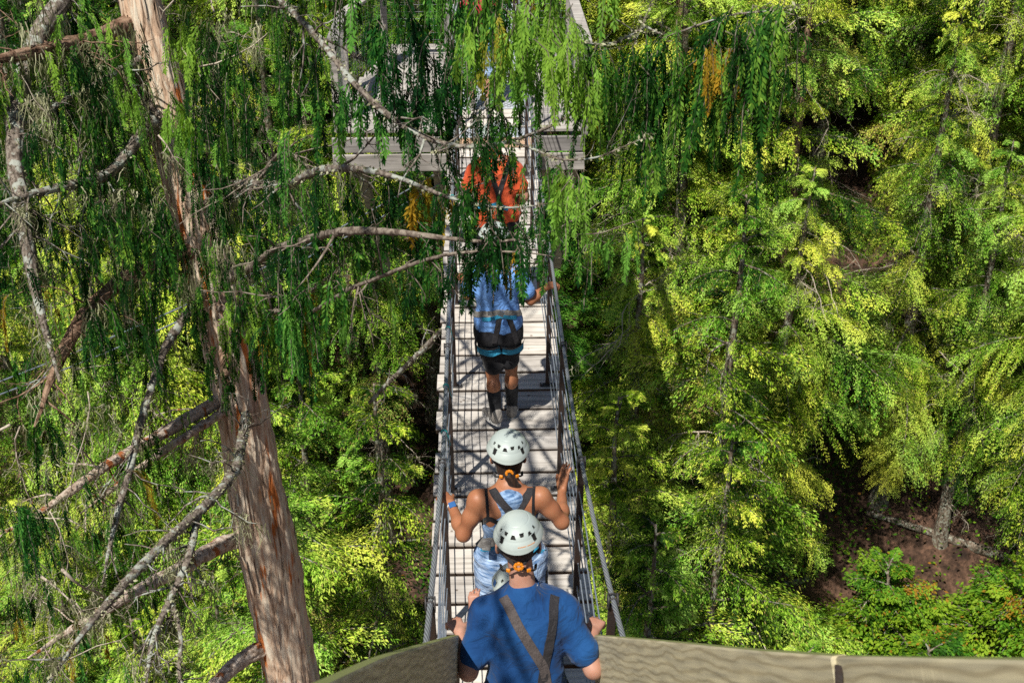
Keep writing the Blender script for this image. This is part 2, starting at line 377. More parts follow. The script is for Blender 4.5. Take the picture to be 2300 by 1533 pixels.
def conifer(seed, H, c0, Lmax, nb, leafm, barkm='bark', leaf=.055, droop=.5, hang=.35, dens=1.0, dead=10, beards=25, r0=.2, top=.35, step=.05, wid=.5, lean=.02):
    """conifer proto: empty > trunk, crown, dead_branches, lichen ; base at the origin"""
    rng=np.random.default_rng(seed)
    root=empty('hemlock_tree')
    zz=np.linspace(0,H,14); tr=MB()
    wx=np.cumsum(rng.normal(0,lean,14)); wy=np.cumsum(rng.normal(0,lean,14)); wx-=wx[0]; wy-=wy[0]
    P=np.stack([wx,wy,zz-.6*(zz==0)],-1)
    rad=r0*(1-zz/H)**.8+.012; rad[0]*=1.5; rad[1]*=1.02
    zf=np.linspace(0,1,60); Pf=np.stack([np.interp(zf*H,zz,P[:,k]) for k in range(3)],-1)
    tube(tr,Pf,np.interp(zf*H,zz,rad),12,rough=.05,rng=rng)
    tp=lambda z: np.array([np.interp(z,zz,P[:,0]),np.interp(z,zz,P[:,1]),z])
    cr=MB(); lich=[]; db=MB()
    protos=[make_bough(rng,1.0*s,leaf=leaf,droop=droop*rng.uniform(.7,1.3),hang=hang,dens=dens,step=step,wid=wid) for s in (Lmax*.45,Lmax*.45,Lmax*.7,Lmax*.7,Lmax,Lmax,Lmax)]
    PL=np.array([Lmax*.45,Lmax*.45,Lmax*.7,Lmax*.7,Lmax,Lmax,Lmax])
    for b in range(nb):
        f=(b+rng.random())/nb; f=f**.9; z=H*(c0+(1-c0)*f)
        Lw=Lmax*((1-f)**.75*.92+.10)*rng.uniform(.5,1.25)*(min(1,.55+f*3))
        k=int(np.argmin(np.abs(PL-Lw)+rng.random(7)*.3)); sc=Lw/PL[k]; sc=min(sc,1.3)
        ang=b*2.39996+rng.normal(0,.35); pit=rng.normal(.12,.14)+.35*f
        (LP,LD,LN,LC,LS),tw=protos[k]
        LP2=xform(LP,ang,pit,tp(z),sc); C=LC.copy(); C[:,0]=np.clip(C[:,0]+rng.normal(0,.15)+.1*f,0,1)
        if rng.random()<.02: C[:,1]=np.maximum(C[:,1],(rng.random(len(C))<.5)*.8)
        leaves(cr,LP2,xrot(LD,ang,pit),xrot(LN,ang,pit),LS*max(sc,.8),LS*(.55 if leafm=='shrub' else .30)*max(sc,.8),C,0)
        for q,(pts,ra,rb) in enumerate(tw):
            if q==0 or (q%3==0): tube(cr,xform(pts,ang,pit,tp(z),sc),np.linspace(ra,rb,len(pts)),3 if q else 5,m=1,cap=False)
        if rng.random()<beards/max(nb,1):
            pts=xform(tw[0][0],ang,pit,tp(z),sc); lich.extend(pts[rng.integers(2,8,2)])
    for d_ in range(dead):
        z=H*rng.uniform(c0*.35,.9); a=rng.uniform(0,6.28)
        dead_branch(db,rng,tp(z)+(0 if d_%2 else 1)*np.array([math.cos(a),math.sin(a),-.1])*Lmax*rng.uniform(.2,.6)*(1-z/H),np.array([math.cos(a),math.sin(a),rng.uniform(-.5,.25)]),Lmax*rng.uniform(.25,.7),.015,2,.2,lich if rng.random()<.4 else None)
    o=tr.build('trunk',M[barkm],root)
    cr.build('crown',[M[leafm],M['bark']],root,smooth=False)
    if dead: db.build('dead_twigs',M['paletwig'],root)['kind']='stuff'
    if beards and lich:
        lb=MB(); idx=rng.permutation(len(lich))[:beards*2]; wisps(lb,rng,[lich[i] for i in idx],.12,.6,9,.006,.05)
        lb.build('beard_lichen',M['beard'],root,smooth=False)['kind']='stuff'
    return root

PROTO=[
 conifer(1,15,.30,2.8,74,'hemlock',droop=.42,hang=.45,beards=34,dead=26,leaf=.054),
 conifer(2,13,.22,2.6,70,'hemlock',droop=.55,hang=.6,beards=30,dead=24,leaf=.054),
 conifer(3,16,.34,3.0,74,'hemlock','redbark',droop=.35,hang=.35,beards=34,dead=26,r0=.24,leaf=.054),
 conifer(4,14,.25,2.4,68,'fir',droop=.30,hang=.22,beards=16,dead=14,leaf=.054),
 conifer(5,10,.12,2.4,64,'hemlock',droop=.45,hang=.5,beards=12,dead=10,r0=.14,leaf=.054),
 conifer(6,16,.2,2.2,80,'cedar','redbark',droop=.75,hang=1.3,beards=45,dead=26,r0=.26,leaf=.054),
 conifer(7,2.0,.02,1.9,34,'shrub','bark',leaf=.07,droop=.25,hang=.35,dens=.7,step=.06,dead=6,beards=0,r0=.04,lean=.05),
]
KIND=['bright arching hemlock','weeping hemlock','bare-trunked hemlock','dense dark green fir','bushy young hemlock','lichen-hung cedar','broad leafy shrub']
used=[False]*7
PLACES=[]   # x, y, kind, scale
# ------------------------------------------------------------------ forest on the slope
rf=np.random.default_rng(11)
def ok_place(x,y,H,k):
    z=float(ground_z(x,y)); base=np.array([x,y,z])
    px,py,d=proj(base+[0,0,H*.6])
    if d<6 or px<-330 or px>2630: return False
    return True
rows=[(x0,y0) for y0 in np.arange(13,48,2.75) for x0 in np.arange(-20,23,2.75)]
for (x0,y0) in rows:
    if x0<0 and y0<14: continue
    x=x0+rf.uniform(-1.1,1.1)+(1.5 if int(round(y0/2.75))%2 else 0); y=y0+rf.uniform(-1.1,1.1)
    k=int(rf.choice([0,1,2,3],p=[.36,.30,.2,.14])); sc=rf.uniform(.85,1.12)
    if x>1.5 and y<21.5:
        k=6; sc=rf.uniform(.8,1.5)
    elif 5<x<10.5 and y<24.5 and rf.random()<.4: k=2
    if abs(x)<3.6 and y<21: 
        k=4; sc=rf.uniform(.62,.85)
        if abs(x)<1.6 and y<18: sc*=.75
    if x<-3.6 and y<19: k=4 if rf.random()<.6 else 1; sc=.8
    if 1.2<x<7 and k==3: k=0
    if x<-5 and y>20 and rf.random()<.32: k=5
    pxb=proj((x,y,float(ground_z(x,y))))[0]
    if abs(pxb-1890)<60 and 22<y<27.6: continue
    if abs(x-8.9)<1.4 and abs(y-29)<1.6: continue     # gap that shows the brown slope
    if -4.5<x<3 and 19<y<23: continue                   # the far platform stands here
    if ok_place(x,y,14*sc,k): PLACES.append([x,y,k,sc])
# brighter low trees just below the left side of the deck and along the right
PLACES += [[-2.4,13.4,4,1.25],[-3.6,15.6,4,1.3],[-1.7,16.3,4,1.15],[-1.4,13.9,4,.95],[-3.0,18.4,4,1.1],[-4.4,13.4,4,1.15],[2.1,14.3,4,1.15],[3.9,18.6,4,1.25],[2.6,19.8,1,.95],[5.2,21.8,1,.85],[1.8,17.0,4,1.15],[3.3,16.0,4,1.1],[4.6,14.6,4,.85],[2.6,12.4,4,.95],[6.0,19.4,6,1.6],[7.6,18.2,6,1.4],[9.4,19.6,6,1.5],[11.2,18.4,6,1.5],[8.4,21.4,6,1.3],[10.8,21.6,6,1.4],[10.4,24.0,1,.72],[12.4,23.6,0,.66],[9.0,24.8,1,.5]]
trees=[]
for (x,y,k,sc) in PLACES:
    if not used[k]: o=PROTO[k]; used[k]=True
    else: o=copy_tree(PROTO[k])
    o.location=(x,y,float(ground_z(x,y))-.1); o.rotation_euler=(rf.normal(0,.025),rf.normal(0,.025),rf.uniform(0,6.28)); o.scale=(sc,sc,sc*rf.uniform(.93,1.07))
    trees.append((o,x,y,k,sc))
ORD=['first','second','third','fourth','fifth','sixth','seventh','eighth','ninth','tenth','eleventh','twelfth','thirteenth','fourteenth','fifteenth','sixteenth','seventeenth','eighteenth','nineteenth','twentieth','twenty-first','twenty-second','twenty-third','twenty-fourth','twenty-fifth','twenty-sixth']
zones={}
for (o,x,y,k,sc) in trees:
    px,_,_=proj((x,y,float(ground_z(x,y))+8*sc))
    zn='left of the bridge' if x<-.8 else 'right of the bridge'
    zn=['low, nearest,','low on the slope','at mid slope','high on the slope','highest, farthest,'][int(np.searchsorted([17.5,22.5,30,38],y))]+' '+zn
    zones.setdefault((k,zn),[]).append((px,o))
CATS=['hemlock','hemlock','hemlock','fir','young hemlock','cedar','shrub']
for (k,zn),lst in zones.items():
    lst.sort(key=lambda a:a[0])
    for i,(px,o) in enumerate(lst):
        s=f"{KIND[k]} {zn}"
        if len(lst)>1: s+=f", {ORD[i]} from left"
        tag(o,s,CATS[k],'trees and shrubs growing on the slope')
        o.name=('fir_tree' if k==3 else 'cedar_tree' if k==5 else 'leafy_shrub' if k==6 else 'hemlock_tree')
for k in range(7):
    if not used[k]:
        for c in list(PROTO[k].children): bpy.data.objects.remove(c)
        bpy.data.objects.remove(PROTO[k])

# undergrowth: ferns, huckleberry and fallen twigs, nobody could count it
ug=MB(); r_=np.random.default_rng(5); n=7000
gx=r_.uniform(-17,19,n); gy=r_.uniform(9,40,n)
for x,y in zip(gx,gy):
    z=float(ground_z(x,y)); dens=noise.noise(Vector((x*.25,y*.25,3)))
    if dens<-.05 and r_.random()<.85: continue
    m=int(r_.integers(18,46)); h=r_.uniform(.25,1.3)
    P=np.stack([x+r_.normal(0,.28,m),y+r_.normal(0,.28,m),z+h*r_.uniform(.2,1,m)],-1)
    D=r_.normal(0,1,(m,3)); D[:,2]*=.35; Nn=np.array([0,0,1.])+r_.normal(0,.4,(m,3))
    t=np.clip(r_.normal(.5,.2,m),0,1)
    leaves(ug,P,D,Nn,r_.uniform(.07,.13,m),.06,np.stack([t,(r_.random(m)<.03)*.9,t,t*0+1],-1))
tag(ug.build('undergrowth',M['shrub'],smooth=False),'low green shrubs and ferns covering the forest floor','undergrowth',kind='stuff')
bp_=MB()
for _ in range(46):
    p=at(rf.uniform(2120,2290),rf.uniform(1400,1500),27.5); p[2]=float(ground_z(p[0],p[1]))+rf.uniform(.05,.5)
    dead_branch(bp_,r_,p,[rf.normal(),rf.normal(),rf.uniform(-.1,1)],rf.uniform(.5,1.3),.016,2,.16)
tag(bp_.build('brush_pile',M['paletwig']),'pile of pale dead branches on the ground near the lower right corner','brush pile')
# fallen logs on the floor
for i,(x,y,L,a) in enumerate([(5.2,22.6,4.2,.3),(8.9,28.6,3.6,2.3),(8.2,27.6,2.6,1.0),(10.5,24.0,3.6,2.8)]):
    lb=MB(); t=np.linspace(0,1,14); xx=x+(t-.5)*L*math.cos(a); yy=y+(t-.5)*L*math.sin(a)
    zz=ground_z(xx,yy)+.05
    zz=np.interp(t,[0,1],[zz[0],zz[-1]])*.6+zz*.4+.05
    tube(lb,np.stack([xx,yy,zz],-1),np.linspace(.13,.07,14),12,rough=.06,rng=r_)
    tag(lb.build('fallen_log',M['bark']),['fallen grey log lying in the shade under the right-hand trees','long lichen-grey log lying across the sunlit brown gap','shorter fallen log just below the sunlit brown gap','fallen log lying near the lower right corner'][i],'log','fallen logs on the forest floor')
# ------------------------------------------------------------------ bridge materials
def plankmat(name, dark, mid, light, along='X', rough=.8):
    m,nt,nd,lk=nmat(name)
    o=N(nd,'ShaderNodeOutputMaterial'); b=N(nd,'ShaderNodeBsdfPrincipled'); b.inputs['Roughness'].default_value=rough; b.inputs['Specular IOR Level'].default_value=.25
    tc=N(nd,'ShaderNodeTexCoord'); oi=N(nd,'ShaderNodeObjectInfo')
    ad=N(nd,'ShaderNodeVectorMath',operation='ADD'); cm=N(nd,'ShaderNodeCombineXYZ'); mu=N(nd,'ShaderNodeMath',operation='MULTIPLY'); mu.inputs[1].default_value=37
    lk.new(oi.outputs['Random'],mu.inputs[0]); lk.new(mu.outputs[0],cm.inputs[0]); lk.new(mu.outputs[0],cm.inputs[1])
    lk.new(tc.outputs['Object'],ad.inputs[0]); lk.new(cm.outputs[0],ad.inputs[1])
    mp=N(nd,'ShaderNodeMapping'); mp.inputs['Scale'].default_value=(1.6,26,26) if along=='X' else (26,1.6,26)
    lk.new(ad.outputs[0],mp.inputs['Vector'])
    no=N(nd,'ShaderNodeTexNoise'); no.inputs['Scale'].default_value=1; no.inputs['Detail'].default_value=6; no.inputs['Distortion'].default_value=.5
    lk.new(mp.outputs[0],no.inputs['Vector'])
    r=ramp(nd,[(.28,dark),(.5,mid),(.72,light)]); lk.new(no.outputs['Fac'],r.inputs['Fac'])
    n2=N(nd,'ShaderNodeTexNoise'); n2.inputs['Scale'].default_value=3.5; n2.inputs['Detail'].default_value=4; lk.new(ad.outputs[0],n2.inputs['Vector'])
    r2=ramp(nd,[(.3,(.80,.78,.78)),(.65,(1.1,1.1,1.1))]); lk.new(n2.outputs['Fac'],r2.inputs['Fac'])
    mx=N(nd,'ShaderNodeMix',data_type='RGBA',blend_type='MULTIPLY'); mx.inputs[0].default_value=1
    lk.new(r.outputs['Color'],mx.inputs[6]); lk.new(r2.outputs['Color'],mx.inputs[7])
    # knots and nail heads
    vo=N(nd,'ShaderNodeTexVoronoi'); vo.inputs['Scale'].default_value=5.5; lk.new(ad.outputs[0],vo.inputs['Vector'])
    r3=ramp(nd,[(.05,(.25,.2,.17)),(.085,(1,1,1))]); lk.new(vo.outputs['Distance'],r3.inputs['Fac'])
    m3=N(nd,'ShaderNodeMix',data_type='RGBA',blend_type='MULTIPLY'); m3.inputs[0].default_value=.8
    lk.new(mx.outputs[2],m3.inputs[6]); lk.new(r3.outputs['Color'],m3.inputs[7])
    rr=ramp(nd,[(0,(.72,.72,.73)),(.5,(.98,.96,.93)),(1,(1.12,1.09,1.04))]); lk.new(oi.outputs['Random'],rr.inputs['Fac'])
    m4=N(nd,'ShaderNodeMix',data_type='RGBA',blend_type='MULTIPLY'); m4.inputs[0].default_value=1
    lk.new(m3.outputs[2],m4.inputs[6]); lk.new(rr.outputs['Color'],m4.inputs[7])
    ge=N(nd,'ShaderNodeNewGeometry'); sz=N(nd,'ShaderNodeSeparateXYZ'); lk.new(ge.outputs['Normal'],sz.inputs[0]); re=ramp(nd,[(.5,(.14,.11,.09) if name=='weathered_plank' else (.8,.8,.8)),(.8,(1,1,1))]); lk.new(sz.outputs['Z'],re.inputs['Fac'])  # side faces darkened by normal: aged edges plus painted gap shade
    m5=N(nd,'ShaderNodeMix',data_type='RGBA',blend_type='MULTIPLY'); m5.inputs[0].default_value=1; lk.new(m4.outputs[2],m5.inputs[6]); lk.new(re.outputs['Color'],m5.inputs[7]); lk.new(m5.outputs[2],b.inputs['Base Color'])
    bp=N(nd,'ShaderNodeBump'); bp.inputs['Strength'].default_value=.5; bp.inputs['Distance'].default_value=.006
    lk.new(no.outputs['Fac'],bp.inputs['Height']); lk.new(bp.outputs['Normal'],b.inputs['Normal'])
    lk.new(b.outputs[0],o.inputs['Surface']); return m
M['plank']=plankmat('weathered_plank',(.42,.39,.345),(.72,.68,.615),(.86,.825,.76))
M['newplank']=plankmat('fresh_plank',(.40,.24,.14),(.62,.42,.28),(.72,.55,.40))
M['greyboard']=plankmat('grey_platform_board',(.27,.26,.24),(.48,.46,.43),(.64,.61,.575))
def railboard():
    """pressure-treated board: wavy growth rings along its length, green algae on the top edge"""
    m,nt,nd,lk=nmat('treated_rail_board')
    o=N(nd,'ShaderNodeOutputMaterial'); b=N(nd,'ShaderNodeBsdfPrincipled'); b.inputs['Roughness'].default_value=.75
    tc=N(nd,'ShaderNodeTexCoord'); mp=N(nd,'ShaderNodeMapping'); mp.inputs['Scale'].default_value=(1,.8,2.3)
    lk.new(tc.outputs['Object'],mp.inputs['Vector'])
    n0=N(nd,'ShaderNodeTexNoise'); n0.inputs['Scale'].default_value=3.6; n0.inputs['Detail'].default_value=2; lk.new(mp.outputs[0],n0.inputs['Vector'])
    mu=N(nd,'ShaderNodeMath',operation='MULTIPLY'); mu.inputs[1].default_value=16; lk.new(n0.outputs['Fac'],mu.inputs[0])
    sx=N(nd,'ShaderNodeSeparateXYZ'); lk.new(mp.outputs[0],sx.inputs[0])
    mz=N(nd,'ShaderNodeMath',operation='MULTIPLY_ADD'); mz.inputs[1].default_value=95; lk.new(sx.outputs['Z'],mz.inputs[0]); lk.new(mu.outputs[0],mz.inputs[2])
    sn=N(nd,'ShaderNodeMath',operation='SINE'); lk.new(mz.outputs[0],sn.inputs[0])
    r=ramp(nd,[(.0,(.62,.56,.37)),(.62,(.58,.52,.335)),(.97,(.45,.39,.24))])
    ma=N(nd,'ShaderNodeMath',operation='MULTIPLY_ADD'); ma.inputs[1].default_value=.5; ma.inputs[2].default_value=.5; lk.new(sn.outputs[0],ma.inputs[0]); lk.new(ma.outputs[0],r.inputs['Fac'])
    n1=N(nd,'ShaderNodeTexNoise'); n1.inputs['Scale'].default_value=40; n1.inputs['Detail'].default_value=5
    mp2=N(nd,'ShaderNodeMapping'); mp2.inputs['Scale'].default_value=(1,.1,1.5); lk.new(tc.outputs['Object'],mp2.inputs['Vector']); lk.new(mp2.outputs[0],n1.inputs['Vector'])
    r1=ramp(nd,[(.3,(.7,.7,.72)),(.7,(1.15,1.13,1.1))]); lk.new(n1.outputs['Fac'],r1.inputs['Fac'])
    mx=N(nd,'ShaderNodeMix',data_type='RGBA',blend_type='MULTIPLY'); mx.inputs[0].default_value=1; lk.new(r.outputs['Color'],mx.inputs[6]); lk.new(r1.outputs['Color'],mx.inputs[7])
    ge=N(nd,'ShaderNodeNewGeometry'); sz=N(nd,'ShaderNodeSeparateXYZ'); lk.new(ge.outputs['Normal'],sz.inputs[0])
    r4=ramp(nd,[(.68,(0,0,0)),(.74,(1,1,1))]); lk.new(sz.outputs['Z'],r4.inputs['Fac'])
    m2=N(nd,'ShaderNodeMix',data_type='RGBA'); m2.inputs[7].default_value=(.30,.33,.11,1); lk.new(r4.outputs['Color'],m2.inputs[0]); lk.new(mx.outputs[2],m2.inputs[6])
    lk.new(m2.outputs[2],b.inputs['Base Color'])
    lk.new(b.outputs[0],o.inputs['Surface']); return m
M['rail']=railboard()
def ropemat():
    m,nt,nd,lk=nmat('twisted_wire_rope')
    o=N(nd,'ShaderNodeOutputMaterial'); b=N(nd,'ShaderNodeBsdfPrincipled'); b.inputs['Roughness'].default_value=.45; b.inputs['Metallic'].default_value=.45
    a=N(nd,'ShaderNodeAttribute',attribute_name='Col'); sp=N(nd,'ShaderNodeSeparateColor'); lk.new(a.outputs['Color'],sp.inputs['Color'])
    r=ramp(nd,[(.15,(.035,.035,.038)),(.75,(.44,.47,.50))]); lk.new(sp.outputs['Red'],r.inputs['Fac']); lk.new(r.outputs['Color'],b.inputs['Base Color']); lk.new(b.outputs[0],o.inputs['Surface']); return m  # grooves between the strands painted dark as crevice shade
M['rope']=ropemat()
M['steel']=plain('galvanised_cable',(.40,.43,.47),.42,.65,.2,120)
M['cablesteel']=plain('infill_cable',(.42,.48,.56),.35,.5,.1,60)
M['black']=plain('black_steel',(.030,.024,.022),.5,.2,.4,25,.3,90,col2=(.055,.032,.022))
M['plate']=plain('weathered_steel_plate',(.09,.085,.085),.6,.4,.3,40)
M['teal']=plain('teal_twine',(.02,.42,.42),.8)
M['yellow']=plain('yellow_rope',(.75,.50,.02),.8)
def gratemat():
    m,nt,nd,lk=nmat('perforated_grip_panel')
    o=N(nd,'ShaderNodeOutputMaterial'); b=N(nd,'ShaderNodeBsdfPrincipled'); b.inputs['Roughness'].default_value=.55; b.inputs['Metallic'].default_value=.2
    tc=N(nd,'ShaderNodeTexCoord'); br=N(nd,'ShaderNodeTexBrick'); br.offset=.5
    mp=N(nd,'ShaderNodeMapping'); lk.new(tc.outputs['Object'],mp.inputs['Vector']); lk.new(mp.outputs[0],br.inputs['Vector'])
    br.inputs['Color1'].default_value=(.015,.015,.02,1); br.inputs['Color2'].default_value=(.02,.02,.02,1); br.inputs['Mortar'].default_value=(.62,.66,.70,1)
    br.inputs['Scale'].default_value=1; br.inputs['Brick Width'].default_value=.075; br.inputs['Row Height'].default_value=.042; br.inputs['Mortar Size'].default_value=.0125; br.inputs['Mortar Smooth'].default_value=0
    sx=N(nd,'ShaderNodeSeparateXYZ'); lk.new(tc.outputs['Object'],sx.inputs[0])
    ab=N(nd,'ShaderNodeMath',operation='ABSOLUTE'); lk.new(sx.outputs['X'],ab.inputs[0])
    lt=N(nd,'ShaderNodeMath',operation='LESS_THAN'); lt.inputs[1].default_value=.30; lk.new(ab.outputs[0],lt.inputs[0])
    no=N(nd,'ShaderNodeTexNoise'); no.inputs['Scale'].default_value=25; lk.new(tc.outputs['Object'],no.inputs['Vector'])
    r=ramp(nd,[(.42,(.40,.44,.48)),(.5,(.62,.66,.70))]); lk.new(no.outputs['Fac'],r.inputs['Fac'])
    mx=N(nd,'ShaderNodeMix',data_type='RGBA'); lk.new(lt.outputs[0],mx.inputs[0]); lk.new(r.outputs['Color'],mx.inputs[6]); lk.new(br.outputs['Color'],mx.inputs[7])
    lk.new(mx.outputs[2],b.inputs['Base Color']); lk.new(b.outputs[0],o.inputs['Surface']); return m
M['grate']=gratemat()

# ------------------------------------------------------------------ the suspension bridge
rb=np.random.default_rng(9)
bridge=empty('suspension_bridge',(0,0,0))
tag(bridge,'narrow suspension footbridge with weathered plank deck, twisted steel hand cables and black posts','footbridge')
Y0=7.79-5*.31-.155+.0; PITCHP=.31
k=-11
yy=[]
while True:
    y=7.85+k*PITCHP
    if y>20.2: break
    if y>4.5: yy.append((k,y))
    k+=1
PW=.515
for (k,y) in yy:
    grate=(y>16.2) or (15.0<y<15.3)
    sl=.012*(y-9.5)
    off=rb.normal(0,.006); wv=PW*2+rb.normal(0,.008)
    mb=MB(); h=.045
    rot=Matrix.Rotation(math.atan(sl)+rb.normal(0,.006),3,'X') @ Matrix.Rotation(rb.normal(0,.003),3,'Z')
    # subdivided board, slightly cupped
    nx_=22; xs_=np.linspace(-wv/2,wv/2,nx_); hw=(PITCHP-(.026+rb.random()*.016))/2
    prof=np.array([[-hw+.012,-h],[-hw,-.007],[-hw+.005,0],[-hw*.4,-.0015],[hw*.4,-.0015],[hw-.005,0],[hw,-.007],[hw-.012,-h]])
    edge=rb.normal(0,.0012,(nx_,1))
    V=np.stack([np.repeat(xs_,8),(prof[:,0][None]+edge).ravel(),np.tile(prof[:,1],nx_)],-1)
    V=V@np.array(rot).T
    ii=np.arange(nx_-1)[:,None]*8; jj=np.arange(8)[None]; j2=(jj+1)%8
    q=np.stack([ii+jj,ii+8+jj,ii+8+j2,ii+j2],-1).reshape(-1,4)
    caps=np.array([[0,1,2,7],[2,3,4,7],[4,5,6,7]]); caps2=caps[:,::-1]+(nx_-1)*8
    mb.add(V,np.concatenate([q,caps,caps2]))
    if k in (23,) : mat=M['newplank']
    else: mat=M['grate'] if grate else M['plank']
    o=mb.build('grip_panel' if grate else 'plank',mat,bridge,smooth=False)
    o.location=(off,y,deck_z(y))
    if mat is M['newplank']: o['label']='fresh orange-brown plank'
def cable_z(y): return deck_z(y)+1.17+.037*max(0,7-y)**2
# deck support cables and stringers under the planks
for sx in (-1,1):
    mb=MB(); ys_=np.linspace(4.2,20.4,60); P=np.stack([np.full(60,sx*.40),ys_,deck_z(ys_)-.075],-1)
    tube(mb,P,.016,8); mb.build('deck_cable',M['steel'],bridge)
def rope(P, r, lobes=6, pitch=.26, sides=30, depth=.26):
    P=np.asarray(P); seg=np.linalg.norm(np.diff(P,axis=0),axis=1); s=np.concatenate([[0],np.cumsum(seg)])
    n=int(s[-1]/.009); ss=np.linspace(0,s[-1],n); Q=np.stack([np.interp(ss,s,P[:,k]) for k in range(3)],-1)
    T,A,B=frames(Q); th=np.linspace(0,2*np.pi,sides,endpoint=False)
    rr=r*(1-depth+depth*np.abs(np.cos(lobes/2*(th[None]+2*np.pi*ss[:,None]/pitch/1.0))))
    V=Q[:,None]+rr[...,None]*(np.cos(th)[None,:,None]*A[:,None]+np.sin(th)[None,:,None]*B[:,None])
    i=np.arange(n-1)[:,None]*sides;j=np.arange(sides)[None];j2=(j+1)%sides
    cc=((rr/r-(1-depth))/depth).ravel(); C=np.stack([cc,cc*0,cc*0,cc*0+1],-1)
    mb=MB(); mb.add(V.reshape(-1,3),np.stack([i+j,i+j2,i+sides+j2,i+sides+j],-1).reshape(-1,4),None,C); return mb
ST=[7.77+1.55*k for k in range(-2,8)]
def cab_x(y): return .395+.012*max(0,6.5-y)
for sx in (-1,1):
    ys_=np.linspace(4.0,19.9,70)
    P=np.stack([[sx*cab_x(y) for y in ys_],ys_,[cable_z(y) for y in ys_]],-1)
    rope(P,.0145 if sx<0 else .0125).build('hand_cable',M['rope'],bridge)
    for k,hh in enumerate([.14,.31,.48,.65,.82,.99]):
        mb=MB(); P=[]
        for a,b_ in zip(ST[:-1],ST[1:]):
            for u in (0,.25,.5,.75):
                y=a+(b_-a)*u; P.append((sx*(.392+.01*math.sin(math.pi*u))+rb.normal(0,.0015),y,deck_z(a)*(1-u)+deck_z(b_)*u+hh-.018*math.sin(math.pi*u)+rb.normal(0,.002)))
        tube(mb,P,.0042,6); mb.build('side_cable',M['cablesteel'],bridge)
    for i,y in enumerate(ST):
        zb=deck_z(y); zt=cable_z(y)-.012
        mb=MB(); xb=sx*.385; xt=sx*cab_x(y)
        beam(mb,(xb,y,zb-.09),(xt,y+.004,zt-.02),.038,.030,upv=(0,1,0),bev=.003)
        o=mb.build('post',M['black'],bridge,smooth=False)
        mb=MB(); box(mb,(xb,y,zb+.006),(.125,.058,.010),bev=.002); 
        for bx_ in (-.045,.045): tube(mb,[(xb+bx_,y,zb+.011),(xb+bx_,y,zb+.024)],.009,6,m=1)
        mb.build('base_plate',[M['plate'],M['steel']],o,smooth=False)
        mb=MB()
        # saddle: two rounded cheeks and two U-bolts round the hand cable
        for s2 in (-1,1):
            V=[];n=10
            th=np.linspace(0,2*np.pi,16,endpoint=False)
            for dx in (0,.006):
                V.append(np.stack([np.full(16,xt+s2*(.018+dx)),y+.0+.034*np.cos(th),zt+.004+.040*np.sin(th)],-1))
            V=np.concatenate(V); jj=np.arange(16);j2=(jj+1)%16
            mb.add(V,np.stack([jj,j2,j2+16,jj+16],-1),np.concatenate([np.stack([np.zeros(14,int),np.arange(2,16),np.arange(1,15)],-1),np.stack([np.full(14,16),16+np.arange(1,15),16+np.arange(2,16)],-1)]))
        for dy in (-.018,.018):
            th=np.linspace(-.3,math.pi+.3,12)
            tube(mb,np.stack([xt+.0205*np.cos(th),np.full(12,y+dy),zt+.012+.0205*np.sin(th)],-1),.0045,6)
        mb.build('clamp',M['plate'],o)
# turquoise twine ties on the left hand cable
for y,dz in ((8.9,0),(9.3,.0),(8.05,0),(7.2,0),(10.6,0),(6.6,0)):
    mb=MB(); x=-cab_x(y); z=cable_z(y)
    th=np.linspace(0,4*math.pi,26)
    tube(mb,np.stack([x+.018*np.cos(th),y+th*.0015,z+.018*np.sin(th)],-1),.0022,4)
    u=np.linspace(0,1,8); tube(mb,np.stack([x+.018+.02*u,y+.01*np.sin(u*9),z-.09*u],-1),.0022,4)
    mb.build('twine_tie',M['teal'],bridge)

# ------------------------------------------------------------------ far platform
plat=empty('tree_platform',(0,17,0))
tag(plat,'grey wooden tree platform at the far end of the bridge with guard rails','platform')
plat_in=Matrix.Translation((0,-17,0))
def onplat(o): o.location=(0,-17,0); return o
PZ=.10
xl=-1.95
for i in range(14):
    y=15.72+.15+i*.30
    xa=xl+max(0,(i-5))*.06 ; xb=1.15
    if y>19.8: break
    for (a,b_) in ((xa,-.53),(.53,xb)):
        mb=MB(); box(mb,((a+b_)/2,y,PZ-.02),(b_-a,.285,.04),bev=.004); onplat(mb.build('deck_board',M['greyboard'],plat,smooth=False))
for (y,z0,h) in ((15.68,-.13,.19),(15.66,-.36,.22)):
    for (a,b_) in ((xl-.05,-.56),(.56,1.2)):
        mb=MB(); beam(mb,(a,y,z0+.05),(b_,y,z0+.05),.05,h); onplat(mb.build('edge_beam',M['greyboard'],plat,smooth=False))
for x in (-1.7,-.7,.7,1.1):
    mb=MB(); beam(mb,(x,15.7,-.25),(x,19.6,-.25),.09,.22); onplat(mb.build('joist',M['greyboard'],plat,smooth=False))
    mb=MB(); beam(mb,(x,15.9,-.3),(x*.9,17.5,-2.6),.11,.11); onplat(mb.build('brace',M['greyboard'],plat,smooth=False))
for (x,y) in ((-.58,18.9),(-1.5,18.9),(-1.95,17.4),(-1.95,16.0),(.62,18.9),(1.2,18.9),(1.2,17.2),(1.2,15.8)):
    mb=MB(); beam(mb,(x,y,PZ-.1),(x,y,PZ+1.05),.09,.09,upv=(0,1,0)); onplat(mb.build('rail_post',M['greyboard'],plat,smooth=False))
